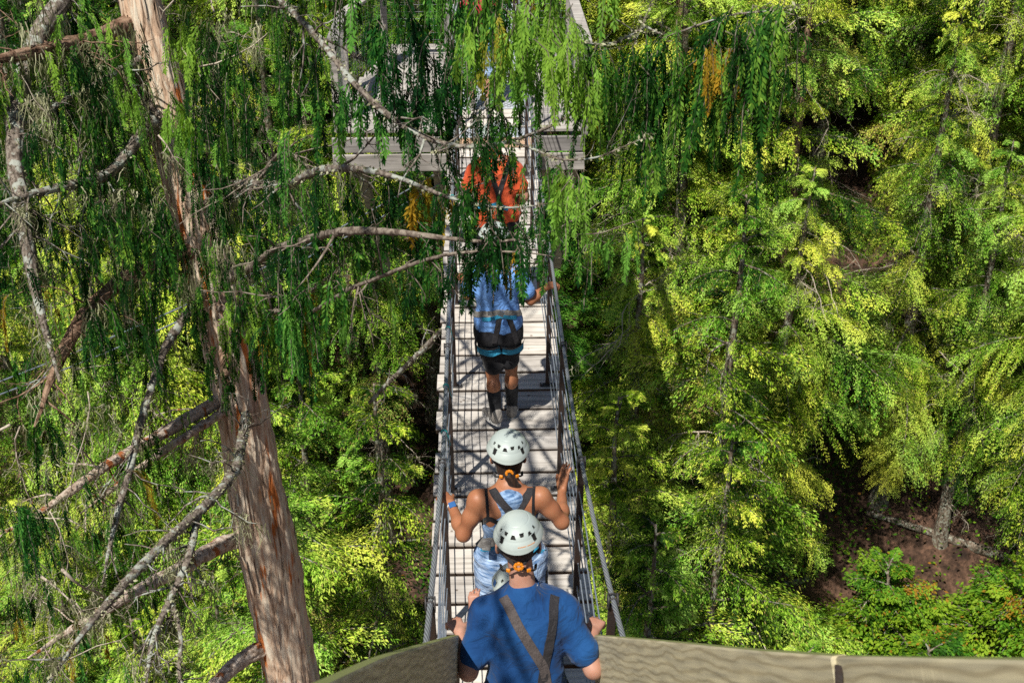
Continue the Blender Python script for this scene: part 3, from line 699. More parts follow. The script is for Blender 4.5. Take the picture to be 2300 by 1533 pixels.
for (p,q) in (((-.58,18.9),(-1.5,18.9)),((-1.5,18.9),(-1.95,17.4)),((-1.95,17.4),(-1.95,16.0)),((.62,18.9),(1.2,18.9)),((1.2,18.9),(1.2,15.8))):
    mb=MB(); beam(mb,(*p,PZ+1.08),(*q,PZ+1.08),.14,.04); onplat(mb.build('top_rail',M['greyboard'],plat,smooth=False))
    mb=MB(); p3=np.array((*p,PZ+.12));q3=np.array((*q,PZ+.12)); L=np.linalg.norm(q3-p3)
    for u in np.linspace(0,1,int(L/.1)+1): 
        b0=p3+(q3-p3)*u; tube(mb,[b0,b0+[0,0,.92]],.0022,4,cap=False)
    for hz in np.linspace(0,.92,10): tube(mb,[p3+[0,0,hz],q3+[0,0,hz]],.0022,4,cap=False)
    onplat(mb.build('wire_mesh',M['steel'],plat))
mb=MB(); u=np.linspace(0,1,12)[:,None]
tube(mb,np.array([-.6,18.8,PZ+.98])*(1-u)+np.array([-1.5,18.82,PZ+.99])*u-np.array([0,0,.05])*np.sin(np.pi*u),.012,6)
tag(mb.build('yellow_rope',M['yellow']),'yellow rope strung under the back rail of the far platform','rope')
# ------------------------------------------------------------------ guy cables on the left
for i,(a,b_) in enumerate((((1010,372,17.2),(-420,1010,11.5)),((1012,398,17.0),(-420,1040,11.3)))):
    mb=MB(); A_=at(*a);B_=at(*b_); u=np.linspace(0,1,30)[:,None]; P=A_*(1-u)+B_*u-np.array([0,0,.25])*np.sin(np.pi*u)
    tube(mb,P,.009,8)
    tag(mb.build('guy_cable',M['cablesteel']),['upper of two pale steel guy cables running down left from the far platform','lower of two pale steel guy cables running down left from the far platform'][i],'cable','guy cables')
# ------------------------------------------------------------------ near stairs and rail boards
st=empty('timber_stairs',(0,3,0)); tag(st,'steep timber stairs leading from the near platform down to the bridge','stairs')
def onst(o): o.location=(0,-3,0); return o
for i in range(14):
    u=i/13; y=1.1+u*3.1; z=3.15-u*2.72
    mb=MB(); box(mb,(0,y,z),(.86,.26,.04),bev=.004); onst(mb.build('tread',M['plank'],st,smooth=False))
for sx in (-1,1):
    mb=MB(); beam(mb,(sx*.47,.9,3.2),(sx*.47,4.45,.1),.045,.24); onst(mb.build('stringer',M['greyboard'],st,smooth=False))
mb=MB(); box(mb,(0,.45,3.13),(1.0,.9,.05),bev=.004); onst(mb.build('landing',M['greyboard'],st,smooth=False))
def rail(path, h, t, name, lab, post=None):
    """vertical board following its top edge line"""
    P=np.array(path,float); n=24; s=np.linspace(0,1,len(P)); u=np.linspace(0,1,n)
    Q=np.stack([np.interp(u,s,P[:,k]) for k in range(3)],-1)
    if len(P)>2:
        for _ in range(3): Q[1:-1]=(Q[:-2]+2*Q[1:-1]+Q[2:])/4
    org=Q[0].copy(); Q=Q-org
    T=unit(np.gradient(Q,axis=0)); S=unit(np.cross(T,[0,0,1.])); D=unit(np.cross(T,S)); D=np.where(D[:,2:]>0,-D,D)
    b=.006
    prof=[(-t/2+b,0),(t/2-b,0),(t/2,b),(t/2,h-b),(t/2-b,h),(-t/2+b,h),(-t/2,h-b),(-t/2,b)]
    V=np.stack([Q+S*p[0]+D*p[1] for p in prof],1).reshape(-1,3)
    i=np.arange(n-1)[:,None]*8;j=np.arange(8)[None];j2=(j+1)%8
    q=np.stack([i+j,i+8+j,i+8+j2,i+j2],-1).reshape(-1,4)
    mb=MB(); caps=np.array([[0,1,2,7],[2,3,6,7],[3,4,5,6]])
    mb.add(V,np.concatenate([q,caps,caps[:,::-1]+(n-1)*8]))
    o=mb.build(name,M['rail'],smooth=False); o.location=org
    # board's own axis along Y so that the grain follows it
    d=T[n//2]; rot=Vector((0,1,0)).rotation_difference(Vector(d)); M4=rot.to_matrix().to_4x4()
    o.data.transform(M4.inverted()); o.rotation_euler=rot.to_euler()
    return tag(o,lab,'rail board') if lab else o
rail([at(1026,1424,6.15),at(850,1474,3.35),at(690,1546,2.15)],.25,.042,'rail_board','weathered rail board on the left of the stairs with green algae along its top','')
rail([at(1337,1424,6.15),at(1500,1438,4.55),at(1690,1457,3.55),at(1884,1470,2.95)],.25,.042,'rail_board','rail board on the right of the stairs with wavy grain, under the man\'s right hand')
rail([at(1880,1470.5,3.0),at(2100,1475,2.45),at(2420,1480,2.0)],.25,.042,'rail_board','blurred rail board at the lower right corner beyond the dark joint')
mb=MB(); pj=at(1884,1492,2.915); pk=at(1888,1640,2.80); beam(mb,pj,pk,.020,.006,upv=FW)  # dark strip added as the shadow gap between the two boards
tag(mb.build('joint_shadow_strip',M['black'],smooth=False),'black strip standing in for the shadow gap at the joint of the two right-hand rail boards','metal strap')
# ------------------------------------------------------------------ the big cedar on the left
rc=np.random.default_rng(21)
def spray_template(rng, l, leafl=.070, node=.019, curl=1.0, sub_=True):
    """hanging cedar frond of length l starting along +x and drooping; returns leaf arrays and stem"""
    n=max(6,int(l/node)); u=np.linspace(0,1,n)
    th0=rng.uniform(-.8,.6); th=th0-(th0+1.50)*(1-np.exp(-u*rng.uniform(5,10)*curl))
    st=np.zeros((n,3)); dl=l/n
    for i in range(1,n): st[i]=st[i-1]+dl*np.array([math.cos(th[i]),.12*math.sin(i*.31+l*9),math.sin(th[i])])
    T=unit(np.gradient(st,axis=0)); pl=rng.uniform(0,math.pi)
    side=np.tile([0,1.0,0],(n,1)); nr=np.cross(T,side); S=side*math.cos(pl)+nr*math.sin(pl)
    P=[];D=[];Nn=[];L=[];C=[]
    for i in range(1,n):
        for sg in (-1,1):
            ll=leafl*(math.sin(math.pi*min(1,.12+.88*u[i]))**.6)*rng.uniform(.6,1.15)*(1.1-.45*u[i])
            d=unit(T[i]*rng.uniform(.75,1.1)+S[i]*sg*rng.uniform(.4,.75)+[0,0,-.45]+rng.normal(0,.10,3)); k=max(2,int(ll/.015))
            p=st[i].copy(); tn=rng.normal(0,.08)
            for j in range(k):
                d=unit(d+[0,0,-.10]); dd=d+S[i]*sg*(.35 if j%2 else -.35)
                P.append(p.copy());D.append(dd);Nn.append(np.cross(T[i],S[i])+rng.normal(0,.3,3));L.append(.030*(1-.45*j/k)*rng.uniform(.8,1.25));C.append(tn+.22*j/k)
                p=p+d*ll/k
    R0=[np.array(P),np.array(D),np.array(Nn),np.array(L),np.array(C),st]
    if sub_:
        for b in range(3):
            i=int(n*rng.uniform(.08,.6)); a=rng.choice([-1,1])*rng.uniform(.5,1.4); ch=spray_template(rng,l*rng.uniform(.28,.55),leafl*.85,node,curl*.7,False)
            for q in range(3): R0[q]=np.concatenate([R0[q],rotz(ch[q],a)+(st[i] if q==0 else 0)])
            R0[3]=np.concatenate([R0[3],ch[3]]); R0[4]=np.concatenate([R0[4],ch[4]+rng.normal(0,.1)])
    return tuple(R0)
SPT=[]
for l in (.28,.4,.55,.7,.9,1.15):
    for _ in range(3): SPT.append((l,spray_template(rc,l)))
def put_spray(mb, p, l, az, tone=.5, warm=0.0, rng=rc, wmul=.36):
    ks=[i for i,(a,_) in enumerate(SPT) if abs(a-l)<=max(.2,l*.35)] or [0 if l<.3 else len(SPT)-1]
    l0,(P,D,Nn,L,C,stm)=SPT[int(rng.choice(ks))]; sc=min(1.35,max(.6,l/l0))
    P2=rotz(P,az)*sc+p; n=len(P)
    t=np.clip(C+tone+rng.normal(0,.07,n),0,1)
    wz=np.clip(warm+rng.normal(0,.12,n)*(warm>0),0,1) if warm>0 else np.zeros(n)
    leaves(mb,P2,rotz(D,az),rotz(Nn,az),L*sc,L*wmul*sc,np.stack([t,wz,rng.random(n),np.ones(n)],-1))
    tube(mb,rotz(stm[::4],az)*sc+p,.0022,3,m=1,cap=False)

cedar=empty('cedar_tree',tuple(at(656,1533,12.5)))
tag(cedar,'huge old cedar with stringy peeling bark and drooping branches, left of the bridge','cedar')
CO=Vector(cedar.location)
def onc(o): o.location=-CO; return o
TP=[(900,3100,19.0),(800,2300,15.8),(690,1720,13.3),(656,1533,12.5),(628,1359,11.95),(592,1203,11.5),(562,1046,11.1),(548,890,10.8),(483,678,10.45),(459,522,10.2),(400,365,10.0),(365,209,9.8),(310,0,9.55),(255,-260,9.25),(190,-600,8.9),(110,-1000,8.6)]
TPW=np.array([at(*p) for p in TP]); gz=float(ground_z(TPW[0][0],TPW[0][1]))
TPW[0]=[TPW[1][0]+.35,TPW[1][1]+.1,gz-.3]
TR=np.array([.62,.40,.29,.268,.258,.268,.238,.222,.215,.20,.182,.18,.165,.14,.11,.07])
def smoothpath(P, R_, n):
    P=np.asarray(P,float); s=np.concatenate([[0],np.cumsum(np.linalg.norm(np.diff(P,axis=0),axis=1))]); t=np.linspace(0,s[-1],n)
    Q=np.stack([np.interp(t,s,P[:,k]) for k in range(3)],-1); r=np.interp(t,s,R_)
    m=max(2,int(n/len(P)/2.5)); ker=np.ones(2*m+1)/(2*m+1)
    for k in range(3):
        for _ in range(2):
            pad=np.concatenate([2*Q[0,k]-Q[m:0:-1,k],Q[:,k],2*Q[-1,k]-Q[-2:-m-2:-1,k]]); Q[:,k]=np.convolve(pad,ker,'valid')
    return Q,r
def barktube(mb, P, r, sides, depth=.10, kz=.9, ka=3.2, seed=0.0, c=None):
    n=len(P); T,A,B=frames(P); th=np.linspace(0,2*np.pi,sides,endpoint=False)
    s=np.concatenate([[0],np.cumsum(np.linalg.norm(np.diff(P,axis=0),axis=1))]); rr=np.zeros((n,sides))
    for i in range(n):
        for j in range(sides):
            ca,sa=math.cos(th[j]),math.sin(th[j]); z=s[i]
            tw=z*.25
            ca2,sa2=math.cos(th[j]+tw),math.sin(th[j]+tw)
            a=noise.noise(Vector((ca2*ka+seed,sa2*ka,z*kz)))
            b=noise.noise(Vector((ca2*ka*3.1+seed,sa2*ka*3.1,z*kz*2.2+5)))
            d=noise.noise(Vector((ca2*ka*7+seed,sa2*ka*7,z*kz*5+9)))
            rr[i,j]=r[i]*(1+depth*(1.2*a+.9*(abs(b)*1.6-.35)+.45*d))
    V=P[:,None]+rr[...,None]*(np.cos(th)[None,:,None]*A[:,None]+np.sin(th)[None,:,None]*B[:,None])
    i=np.arange(n-1)[:,None]*sides;j=np.arange(sides)[None];j2=(j+1)%sides
    mb.add(V.reshape(-1,3),np.stack([i+j,i+j2,i+sides+j2,i+sides+j],-1).reshape(-1,4))
Q,r=smoothpath(TPW,TR*.93,330); mb=MB(); barktube(mb,Q,r,110,.11)
# peeling bark strips standing off the trunk
for _ in range(260):
    i=int(rc.integers(70,300)); a=rc.uniform(0,6.28); L=rc.uniform(.15,.6); T,A,B=TRF if _ else (TRF:=frames(Q))
    nn=7; k=np.clip(np.linspace(i,i+L/ (np.linalg.norm(Q[1]-Q[0])+1e-6) ,nn),0,len(Q)-1)
    idx=k.astype(int); off=1.05+.16*np.linspace(0,1,nn)**2*rc.uniform(-.1,1); aa=a+np.linspace(0,.04,nn)
    w_=rc.uniform(.006,.018)
    cen=Q[idx]+(r[idx]*off)[:,None]*(np.cos(aa)[:,None]*A[idx]+np.sin(aa)[:,None]*B[idx])
    tg=(-np.sin(aa)[:,None]*A[idx]+np.cos(aa)[:,None]*B[idx])*w_*np.array([.4,1,1,1,1,.8,.3])[:,None]
    V=np.stack([cen-tg,cen+tg],1).reshape(-1,3); kk=np.arange(nn-1)*2
    mb.add(V,np.stack([kk,kk+1,kk+3,kk+2],-1))
onc(mb.build('trunk',M['cedarbark'],cedar))

crown=MB(); beard=MB(); crust=MB(); anch=[]
def crustify(P, r, dens=260, s=.014):
    L=np.linalg.norm(np.diff(P,axis=0),axis=1).sum(); n=int(dens*L)
    i=rc.integers(0,len(P)-1,n); f=rc.random(n)[:,None]; p=P[i]*(1-f)+P[i+1]*f
    D=unit(rc.normal(size=(n,3))); rr=np.asarray(r)[i][:,None]
    leaves(crust,p+D*rr*.9,D+rc.normal(0,.5,(n,3)),rc.normal(size=(n,3)),s*rc.uniform(.6,2.0,n),s*.9,np.stack([rc.uniform(0,1,n),np.zeros(n),np.zeros(n),np.ones(n)],-1))
def nd_(px,d):
    if d>10: return d
    t=min(1,max(0,(px-480)/320)); return d*(1-.23*t*t*(3-2*t))
def limb(pts, r0, r1, bark='limbbark', name='limb', crusty=0, twigs=0, sides=14, sprays=0, sl=(.3,.7), tone=(.2,.6), warmp=.05, beards=0, tl=.6, n=None, u0=.1):
    W=np.array([at(p[0],p[1],nd_(p[0],p[2])) for p in pts]); n=n or max(18,len(pts)*7)
    P,rr=smoothpath(W,np.linspace(r0,r1,len(pts)),n); rr=rr*np.where(np.linspace(0,1,n)>.75,1-(np.linspace(0,1,n)-.75)*3,1)
    if name=='limb' and pts[0][2]<9.8 and pts[-1][0]>600: rr=rr*.55
    P=P+np.cumsum(rc.normal(0,r0*.06,(n,3)),0)*.5
    mb=MB(); big=r0>.04
    if big: barktube(mb,P,rr,36,.14,2.5,2.5,seed=rc.random()*50)
    else: tube(mb,P,rr,sides,rough=.14,rng=rc)
    for _ in range(twigs):
        j=int(rc.integers(int(n*.1),n-2)); t=unit(P[j+1]-P[j]); s=unit(np.cross(t,rc.normal(size=3)))
        dead_branch(mb,rc,P[j],t*rc.uniform(-.1,.9)+s-[0,0,.25],tl*rc.uniform(.35,1.1),min(.009,rr[j]*.6),2,.22,anch if (rc.random()<.35 and pts[-1][0]<700) else None)
    o=onc(mb.build(name,M[bark],cedar))
    if crusty: crustify(P,rr,crusty)
    for _ in range(sprays):
        j=int(rc.integers(int(n*u0),n-1)); 
        put_spray(crown,P[j]+rc.normal(0,.03,3),rc.uniform(*sl),rc.uniform(0,6.28),rc.uniform(*tone),rc.uniform(.45,1) if rc.random()<warmp else 0.0)
    if beards:
        wisps(beard,rc,P[rc.integers(0,n,beards)],.12,.5,12,.0030,.035)
    return P
# heavy limbs growing left from the trunk
limb([(600,1225,11.6),(520,1212,11.5),(430,1265,11.0),(340,1312,10.6),(200,1395,10.2),(60,1480,9.8)],.085,.03,twigs=10,beards=8,sprays=10,n=70)
limb([(640,1440,12.2),(560,1465,12.0),(510,1510,11.8),(440,1590,11.5)],.085,.055,n=46)
limb([(545,860,10.9),(480,905,10.7),(400,950,10.3),(310,1000,10.0),(235,1040,9.7),(120,1130,9.3),(0,1200,9.0)],.06,.025,twigs=12,beards=10,sprays=10,n=70)
limb([(545,900,10.9),(470,945,10.5),(370,1010,10.1),(270,1085,9.8),(180,1150,9.5)],.04,.02,twigs=8,beards=6,n=60)
limb([(450,560,10.2),(380,580,10.0),(280,620,9.6),(200,685,9.2),(150,760,8.9),(105,850,8.7),(70,960,8.5)],.075,.03,'redbark',twigs=16,beards=22,sprays=14,n=60)
limb([(310,-120,9.5),(180,-60,9.2),(60,120,8.8),(30,330,8.5),(55,440,8.4),(75,560,8.4),(110,720,8.3),(150,860,8.2)],.07,.035,'lichenbark',crusty=260,twigs=18,beards=34,sprays=8,n=80)
limb([(370,230,9.8),(300,330,9.5),(250,400,9.2),(160,420,8.8),(60,440,8.4),(-60,480,8.0)],.05,.02,'lichenbark',crusty=200,twigs=16,beards=16,sprays=22,n=60)
limb([(470,640,10.3),(380,760,9.8),(330,900,9.4),(240,1240,8.8),(230,1320,8.7)],.035,.02,'lichenbark',crusty=200,twigs=12,beards=10,sprays=16,n=60)
limb([(310,40,9.6),(220,80,9.2),(120,110,8.8),(0,130,8.4),(-80,150,8.2)],.06,.03,'redbark',crusty=120,twigs=16,beards=34,sprays=30,tone=(.3,.8),n=60)
limb([(340,120,9.7),(230,180,9.2),(140,230,8.9),(20,300,8.5)],.035,.015,'lichenbark',crusty=160,twigs=14,beards=20,sprays=22,n=50)
limb([(440,470,10.1),(520,420,9.8),(590,400,9.5),(640,330,9.2),(700,380,8.9)],.03,.012,'twig',twigs=14,beards=4,sprays=10,n=50)
limb([(480,690,10.4),(560,700,10.0),(640,700,9.6),(700,650,9.3),(770,590,9.0)],.024,.010,'twig',twigs=12,sprays=26,sl=(.35,.8),n=50)
# broken stub and pale stub on the trunk
limb([(505,790,10.4),(508,840,10.25),(515,880,10.2)],.045,.035,'redbark',n=20)
limb([(330,225,9.7),(345,250,9.55),(362,265,9.4)],.022,.012,'twig',n=14)
# grey lichen-crusted branch in the foreground, forking
limb([(552,930,10.6),(545,985,9.6),(530,1060,8.9),(450,1140,8.3),(380,1200,7.9),(290,1290,7.5),(200,1385,7.1),(110,1510,6.8),(60,1600,6.6)],.036,.022,'lichenbark',crusty=420,twigs=16,beards=6,tl=.5,n=90)
limb([(445,1150,8.3),(425,1250,8.0),(385,1345,7.8),(345,1430,7.6),(330,1560,7.4)],.024,.016,'lichenbark',crusty=420,twigs=16,beards=4,tl=.5,n=60)
limb([(385,1350,7.8),(410,1430,7.7),(400,1500,7.6),(420,1580,7.5)],.014,.010,'lichenbark',crusty=420,twigs=8,tl=.4,n=40)
# lichen-covered dead branch near the left deck edge
limb([(830,905,13.5),(880,850,13.2),(935,800,12.9),(1000,728,12.6)],.018,.03,'lichenbark',crusty=420,twigs=16,tl=.35,n=40)
# long boughs that arch right across the view over the bridge
b1=limb([(300,-60,9.5),(450,-120,9.0),(560,-60,8.6),(640,10,8.2),(700,70,8.0),(770,155,7.8),(850,245,7.6),(925,300,7.5),(1010,330,7.4),(1085,333,7.3),(1150,318,7.3),(1235,285,7.3),(1330,235,7.4),(1400,150,7.5),(1450,50,7.6),(1490,-60,7.7)],.034,.010,'lichenbark',crusty=120,twigs=22,beards=2,tl=.4,sprays=28,sl=(.2,.42),tone=(.1,.5),u0=.3,n=140)
limb([(1150,318,7.3),(1200,335,7.25),(1260,360,7.2),(1340,355,7.2),(1410,325,7.2),(1470,300,7.2)],.011,.004,'lichenbark',crusty=200,twigs=8,tl=.35,sprays=4,n=40)
limb([(1010,330,7.4),(960,350,7.3),(1040,300,7.2),(1100,240,7.1)],.008,.004,'lichenbark',crusty=90,twigs=5,tl=.3,n=30)
limb([(470,420,10.0),(560,410,9.0),(640,420,8.4),(700,385,8.1),(760,375,7.9),(850,382,7.7),(930,410,7.5),(1010,450,7.3),(1070,470,7.2),(1160,485,7.1),(1230,460,7.1),(1290,440,7.1)],.026,.004,'lichenbark',crusty=160,twigs=18,beards=2,tl=.4,sprays=18,sl=(.16,.34),tone=(.0,.35),u0=.3,n=120)
limb([(480,660,10.3),(620,560,9.0),(760,520,8.2),(870,520,7.7),(960,530,7.4),(1060,546,7.2),(1160,548,7.1),(1230,545,7.0),(1290,525,7.0),(1330,490,7.0),(1350,450,7.0)],.024,.004,'twig',twigs=14,tl=.4,sprays=20,sl=(.16,.34),tone=(.0,.4),u0=.4,n=110)
limb([(1290,526,7.0),(1350,525,6.95),(1400,505,6.95),(1450,490,6.9)],.005,.003,'twig',twigs=2,tl=.2,sprays=7,sl=(.18,.3),tone=(.5,.8),n=24)
limb([(700,700,9.2),(800,640,8.4),(900,600,7.7),(1000,566,7.3),(1070,562,7.1),(1170,560,7.0),(1240,580,7.0),(1300,574,7.0),(1345,625,7.0)],.02,.003,'twig',twigs=12,tl=.35,sprays=16,sl=(.15,.32),tone=(.0,.4),u0=.35,n=100)
# tangle of dead lichen-hung twigs left of the trunk
tg_=MB()
for _ in range(44):
    px,py=rc.uniform(-20,560),rc.uniform(-20,1500)
    if py>500 and px>300-.12*(py-500): continue
    dead_branch(tg_,rc,at(px,py,rc.uniform(7.6,9.8)),[rc.uniform(-1,1),rc.uniform(-.5,.5),rc.uniform(-1,.3)],rc.uniform(.3,.9),rc.uniform(.004,.011),2,.22,anch if rc.random()<.5 else None)
o=onc(tg_.build('dead_twigs',M['paletwig'],cedar)); o['kind']='stuff'
limb([(1450,60,7.6),(1380,100,7.3),(1320,100,7.2),(1285,92,7.1)],.009,.004,'lichenbark',crusty=200,twigs=6,tl=.3,sprays=10,n=30)
limb([(1450,60,7.6),(1500,85,7.4),(1560,60,7.3),(1650,30,7.2),(1740,25,7.1),(1810,10,7.0)],.010,.004,'lichenbark',crusty=120,twigs=5,tl=.3,sprays=26,sl=(.4,.9),tone=(.15,.5),n=50)
limb([(310,-60,9.5),(560,-200,8.8),(760,-190,8.0),(900,-130,7.6),(1050,-90,7.3),(1200,-80,7.2),(1330,-90,7.2)],.035,.008,'lichenbark',twigs=10,sprays=40,sl=(.35,.7),tone=(.2,.75),u0=.5,n=90)
def cluster(px,py,d,n,lp,sx=30,sy=20,tone=(.2,.6),warm=0.0,sd=.2):
    """a hanging curtain of fronds"""
    for _ in range(n):
        p=at(px+rc.normal(0,sx),py+rc.normal(0,sy),nd_(px,d)+rc.normal(0,sd))
        put_spray(crown,p,lp*nd_(px,d)/d*rc.uniform(.7,1.25),rc.uniform(0,6.28),rc.uniform(*tone),warm if warm and rc.random()<.85 else 0.0)
for _ in range(46):
    px,py=rc.uniform(-20,560),rc.uniform(-40,760)
    if py<430 and abs(px-(310+.25*py))<75: continue
    cluster(px,py,rc.uniform(8.0,9.6),5,rc.uniform(.35,.6),26,20,(.0,.32) if rc.random()<.86 else (.6,1.0))
# curtains that show clearly; bright and dark tones paint in sun and shade
cluster(1120,10,7.2,20,.45,45,30,(.6,1.0)); cluster(1240,40,7.2,26,.55,45,40,(.65,1.0)); cluster(1290,130,7.2,10,.45,30,40,(.6,1.0)); cluster(1075,-30,7.4,12,.5,22,16,(.1,.5))
cluster(1105,40,7.2,6,.4,14,20,(.6,.8),.5); cluster(890,20,7.8,10,.6,30,20,(.05,.4)); cluster(1010,120,7.5,12,.6,30,30,(.0,.3)); cluster(1112,225,7.3,9,.38,26,14,(.0,.3)); cluster(870,170,7.6,8,.5,40,30,(.0,.3)); cluster(960,210,7.5,7,.4,30,24,(.0,.3))
cluster(1118,512,7.1,17,.34,28,10,(.0,.2)); cluster(1085,545,7.0,5,.28,22,10,(.0,.2)); cluster(1080,300,7.2,8,.30,26,14,(.0,.25)); cluster(1140,330,7.2,4,.22,20,10,(.0,.25))
cluster(1270,400,7.1,14,.38,16,14,(.7,1.0)); cluster(1050,430,7.2,14,.36,40,20,(.0,.3)); cluster(1215,450,7.1,4,.26,14,10,(.0,.35))
cluster(405,245,8.9,16,.52,20,14,(.8,1.0)); cluster(460,270,9.0,9,.6,14,18,(.05,.4))
cluster(540,640,9.3,12,.45,40,20,(.6,1.0)); cluster(650,640,8.8,14,.6,36,24,(.25,.7)); cluster(560,760,9.8,14,.5,50,30,(.05,.4))
cluster(30,1130,8.2,16,.55,26,22,(.1,.5)); cluster(1590,95,7.2,6,.34,12,8,(.5,.7),.9); cluster(1643,110,7.2,8,.42,8,8,(.5,.7),1.0)
cluster(1690,60,7.2,9,.6,26,14,(.1,.35)); cluster(1430,150,7.4,9,.7,34,30,(.05,.4)); cluster(1570,130,7.4,7,.6,20,20,(.05,.4))
cluster(180,70,9.0,20,.45,60,30,(.7,1.0)); cluster(90,1500,7.0,18,.4,80,20,(.3,.6))
for (px,py) in ((470,60),(480,150),(490,420),(500,560),(360,470),(560,640),(450,640)): cluster(px,py,9.0,8,.42,20,24,(.0,.5)); wisps(beard,rc,[at(px+rc.normal(0,25),py+rc.normal(0,30),9.0) for _ in range(6)],.12,.4,10,.0032,.04)
for (px,py) in ((620,30),(700,120),(760,200),(680,300),(590,200),(540,80),(730,430),(840,440),(600,460),(900,470),(950,400),(760,560),(820,620),(680,520)):
    cluster(px,py,8.4,5,.55,34,24,(.0,.55),.7 if rc.random()<.05 else 0)
for (px,py) in ((60,380),(140,560),(220,460),(190,260),(90,640),(260,720),(300,560),(180,900),(60,820),(130,1020),(180,1180),(120,1260),(60,1340),(150,1430)):
    cluster(px,py,9.0,5,.42,45,30,(.0,.5),.6 if rc.random()<.05 else 0)
    wisps(beard,rc,[at(px+rc.normal(0,50),py+rc.normal(0,40),8.8) for _ in range(4)],.10,.30,12,.0032,.045)
wisps(beard,rc,[anch[i] for i in rc.permutation(len(anch))[:420]],.06,.3,8,.0028,.02)
wisps(beard,rc,[at(px,py,8.6) for px,py in ((100,0),(60,60),(160,100),(200,190),(75,140),(270,60),(190,300))],.25,.5,18,.0035,.06)
# added boughs over the near platform, unseen above the frame, shaped to dapple the walkers
def wlimb(W,r0,r1,sprays,sl,tone):
    P,rr=smoothpath(np.array(W,float),np.linspace(r0,r1,len(W)),60); mb=MB(); tube(mb,P,rr,12,rough=.1,rng=rc); onc(mb.build('limb',M['lichenbark'],cedar))
    for _ in range(sprays):
        j=int(rc.integers(14,59)); put_spray(crown,P[j]+rc.normal(0,.10,3)*[1.6,1.6,.4],rc.uniform(*sl),rc.uniform(0,6.28),rc.uniform(*tone))
wlimb([(-2.95,9.2,6.3),(-2.4,7.2,6.6),(-2.0,5.2,6.5),(-1.8,3.6,6.3),(-1.65,2.4,6.1),(-1.5,.9,6.0)],.05,.01,70,(.25,.45),(.2,.6))
wlimb([(-3.0,9.0,7.0),(-2.0,7.4,7.2),(-1.6,6.0,7.0),(-1.4,4.6,6.7),(-1.3,3.4,6.5)],.05,.01,30,(.25,.45),(.2,.6))
onc(crown.build('crown',[M['cedar'],M['twig']],cedar,smooth=False))
o=onc(beard.build('beard_lichen',M['beard'],cedar,smooth=False)); o['kind']='stuff'
o=onc(crust.build('crust_lichen',M['beard'],cedar,smooth=False)); o['kind']='stuff'
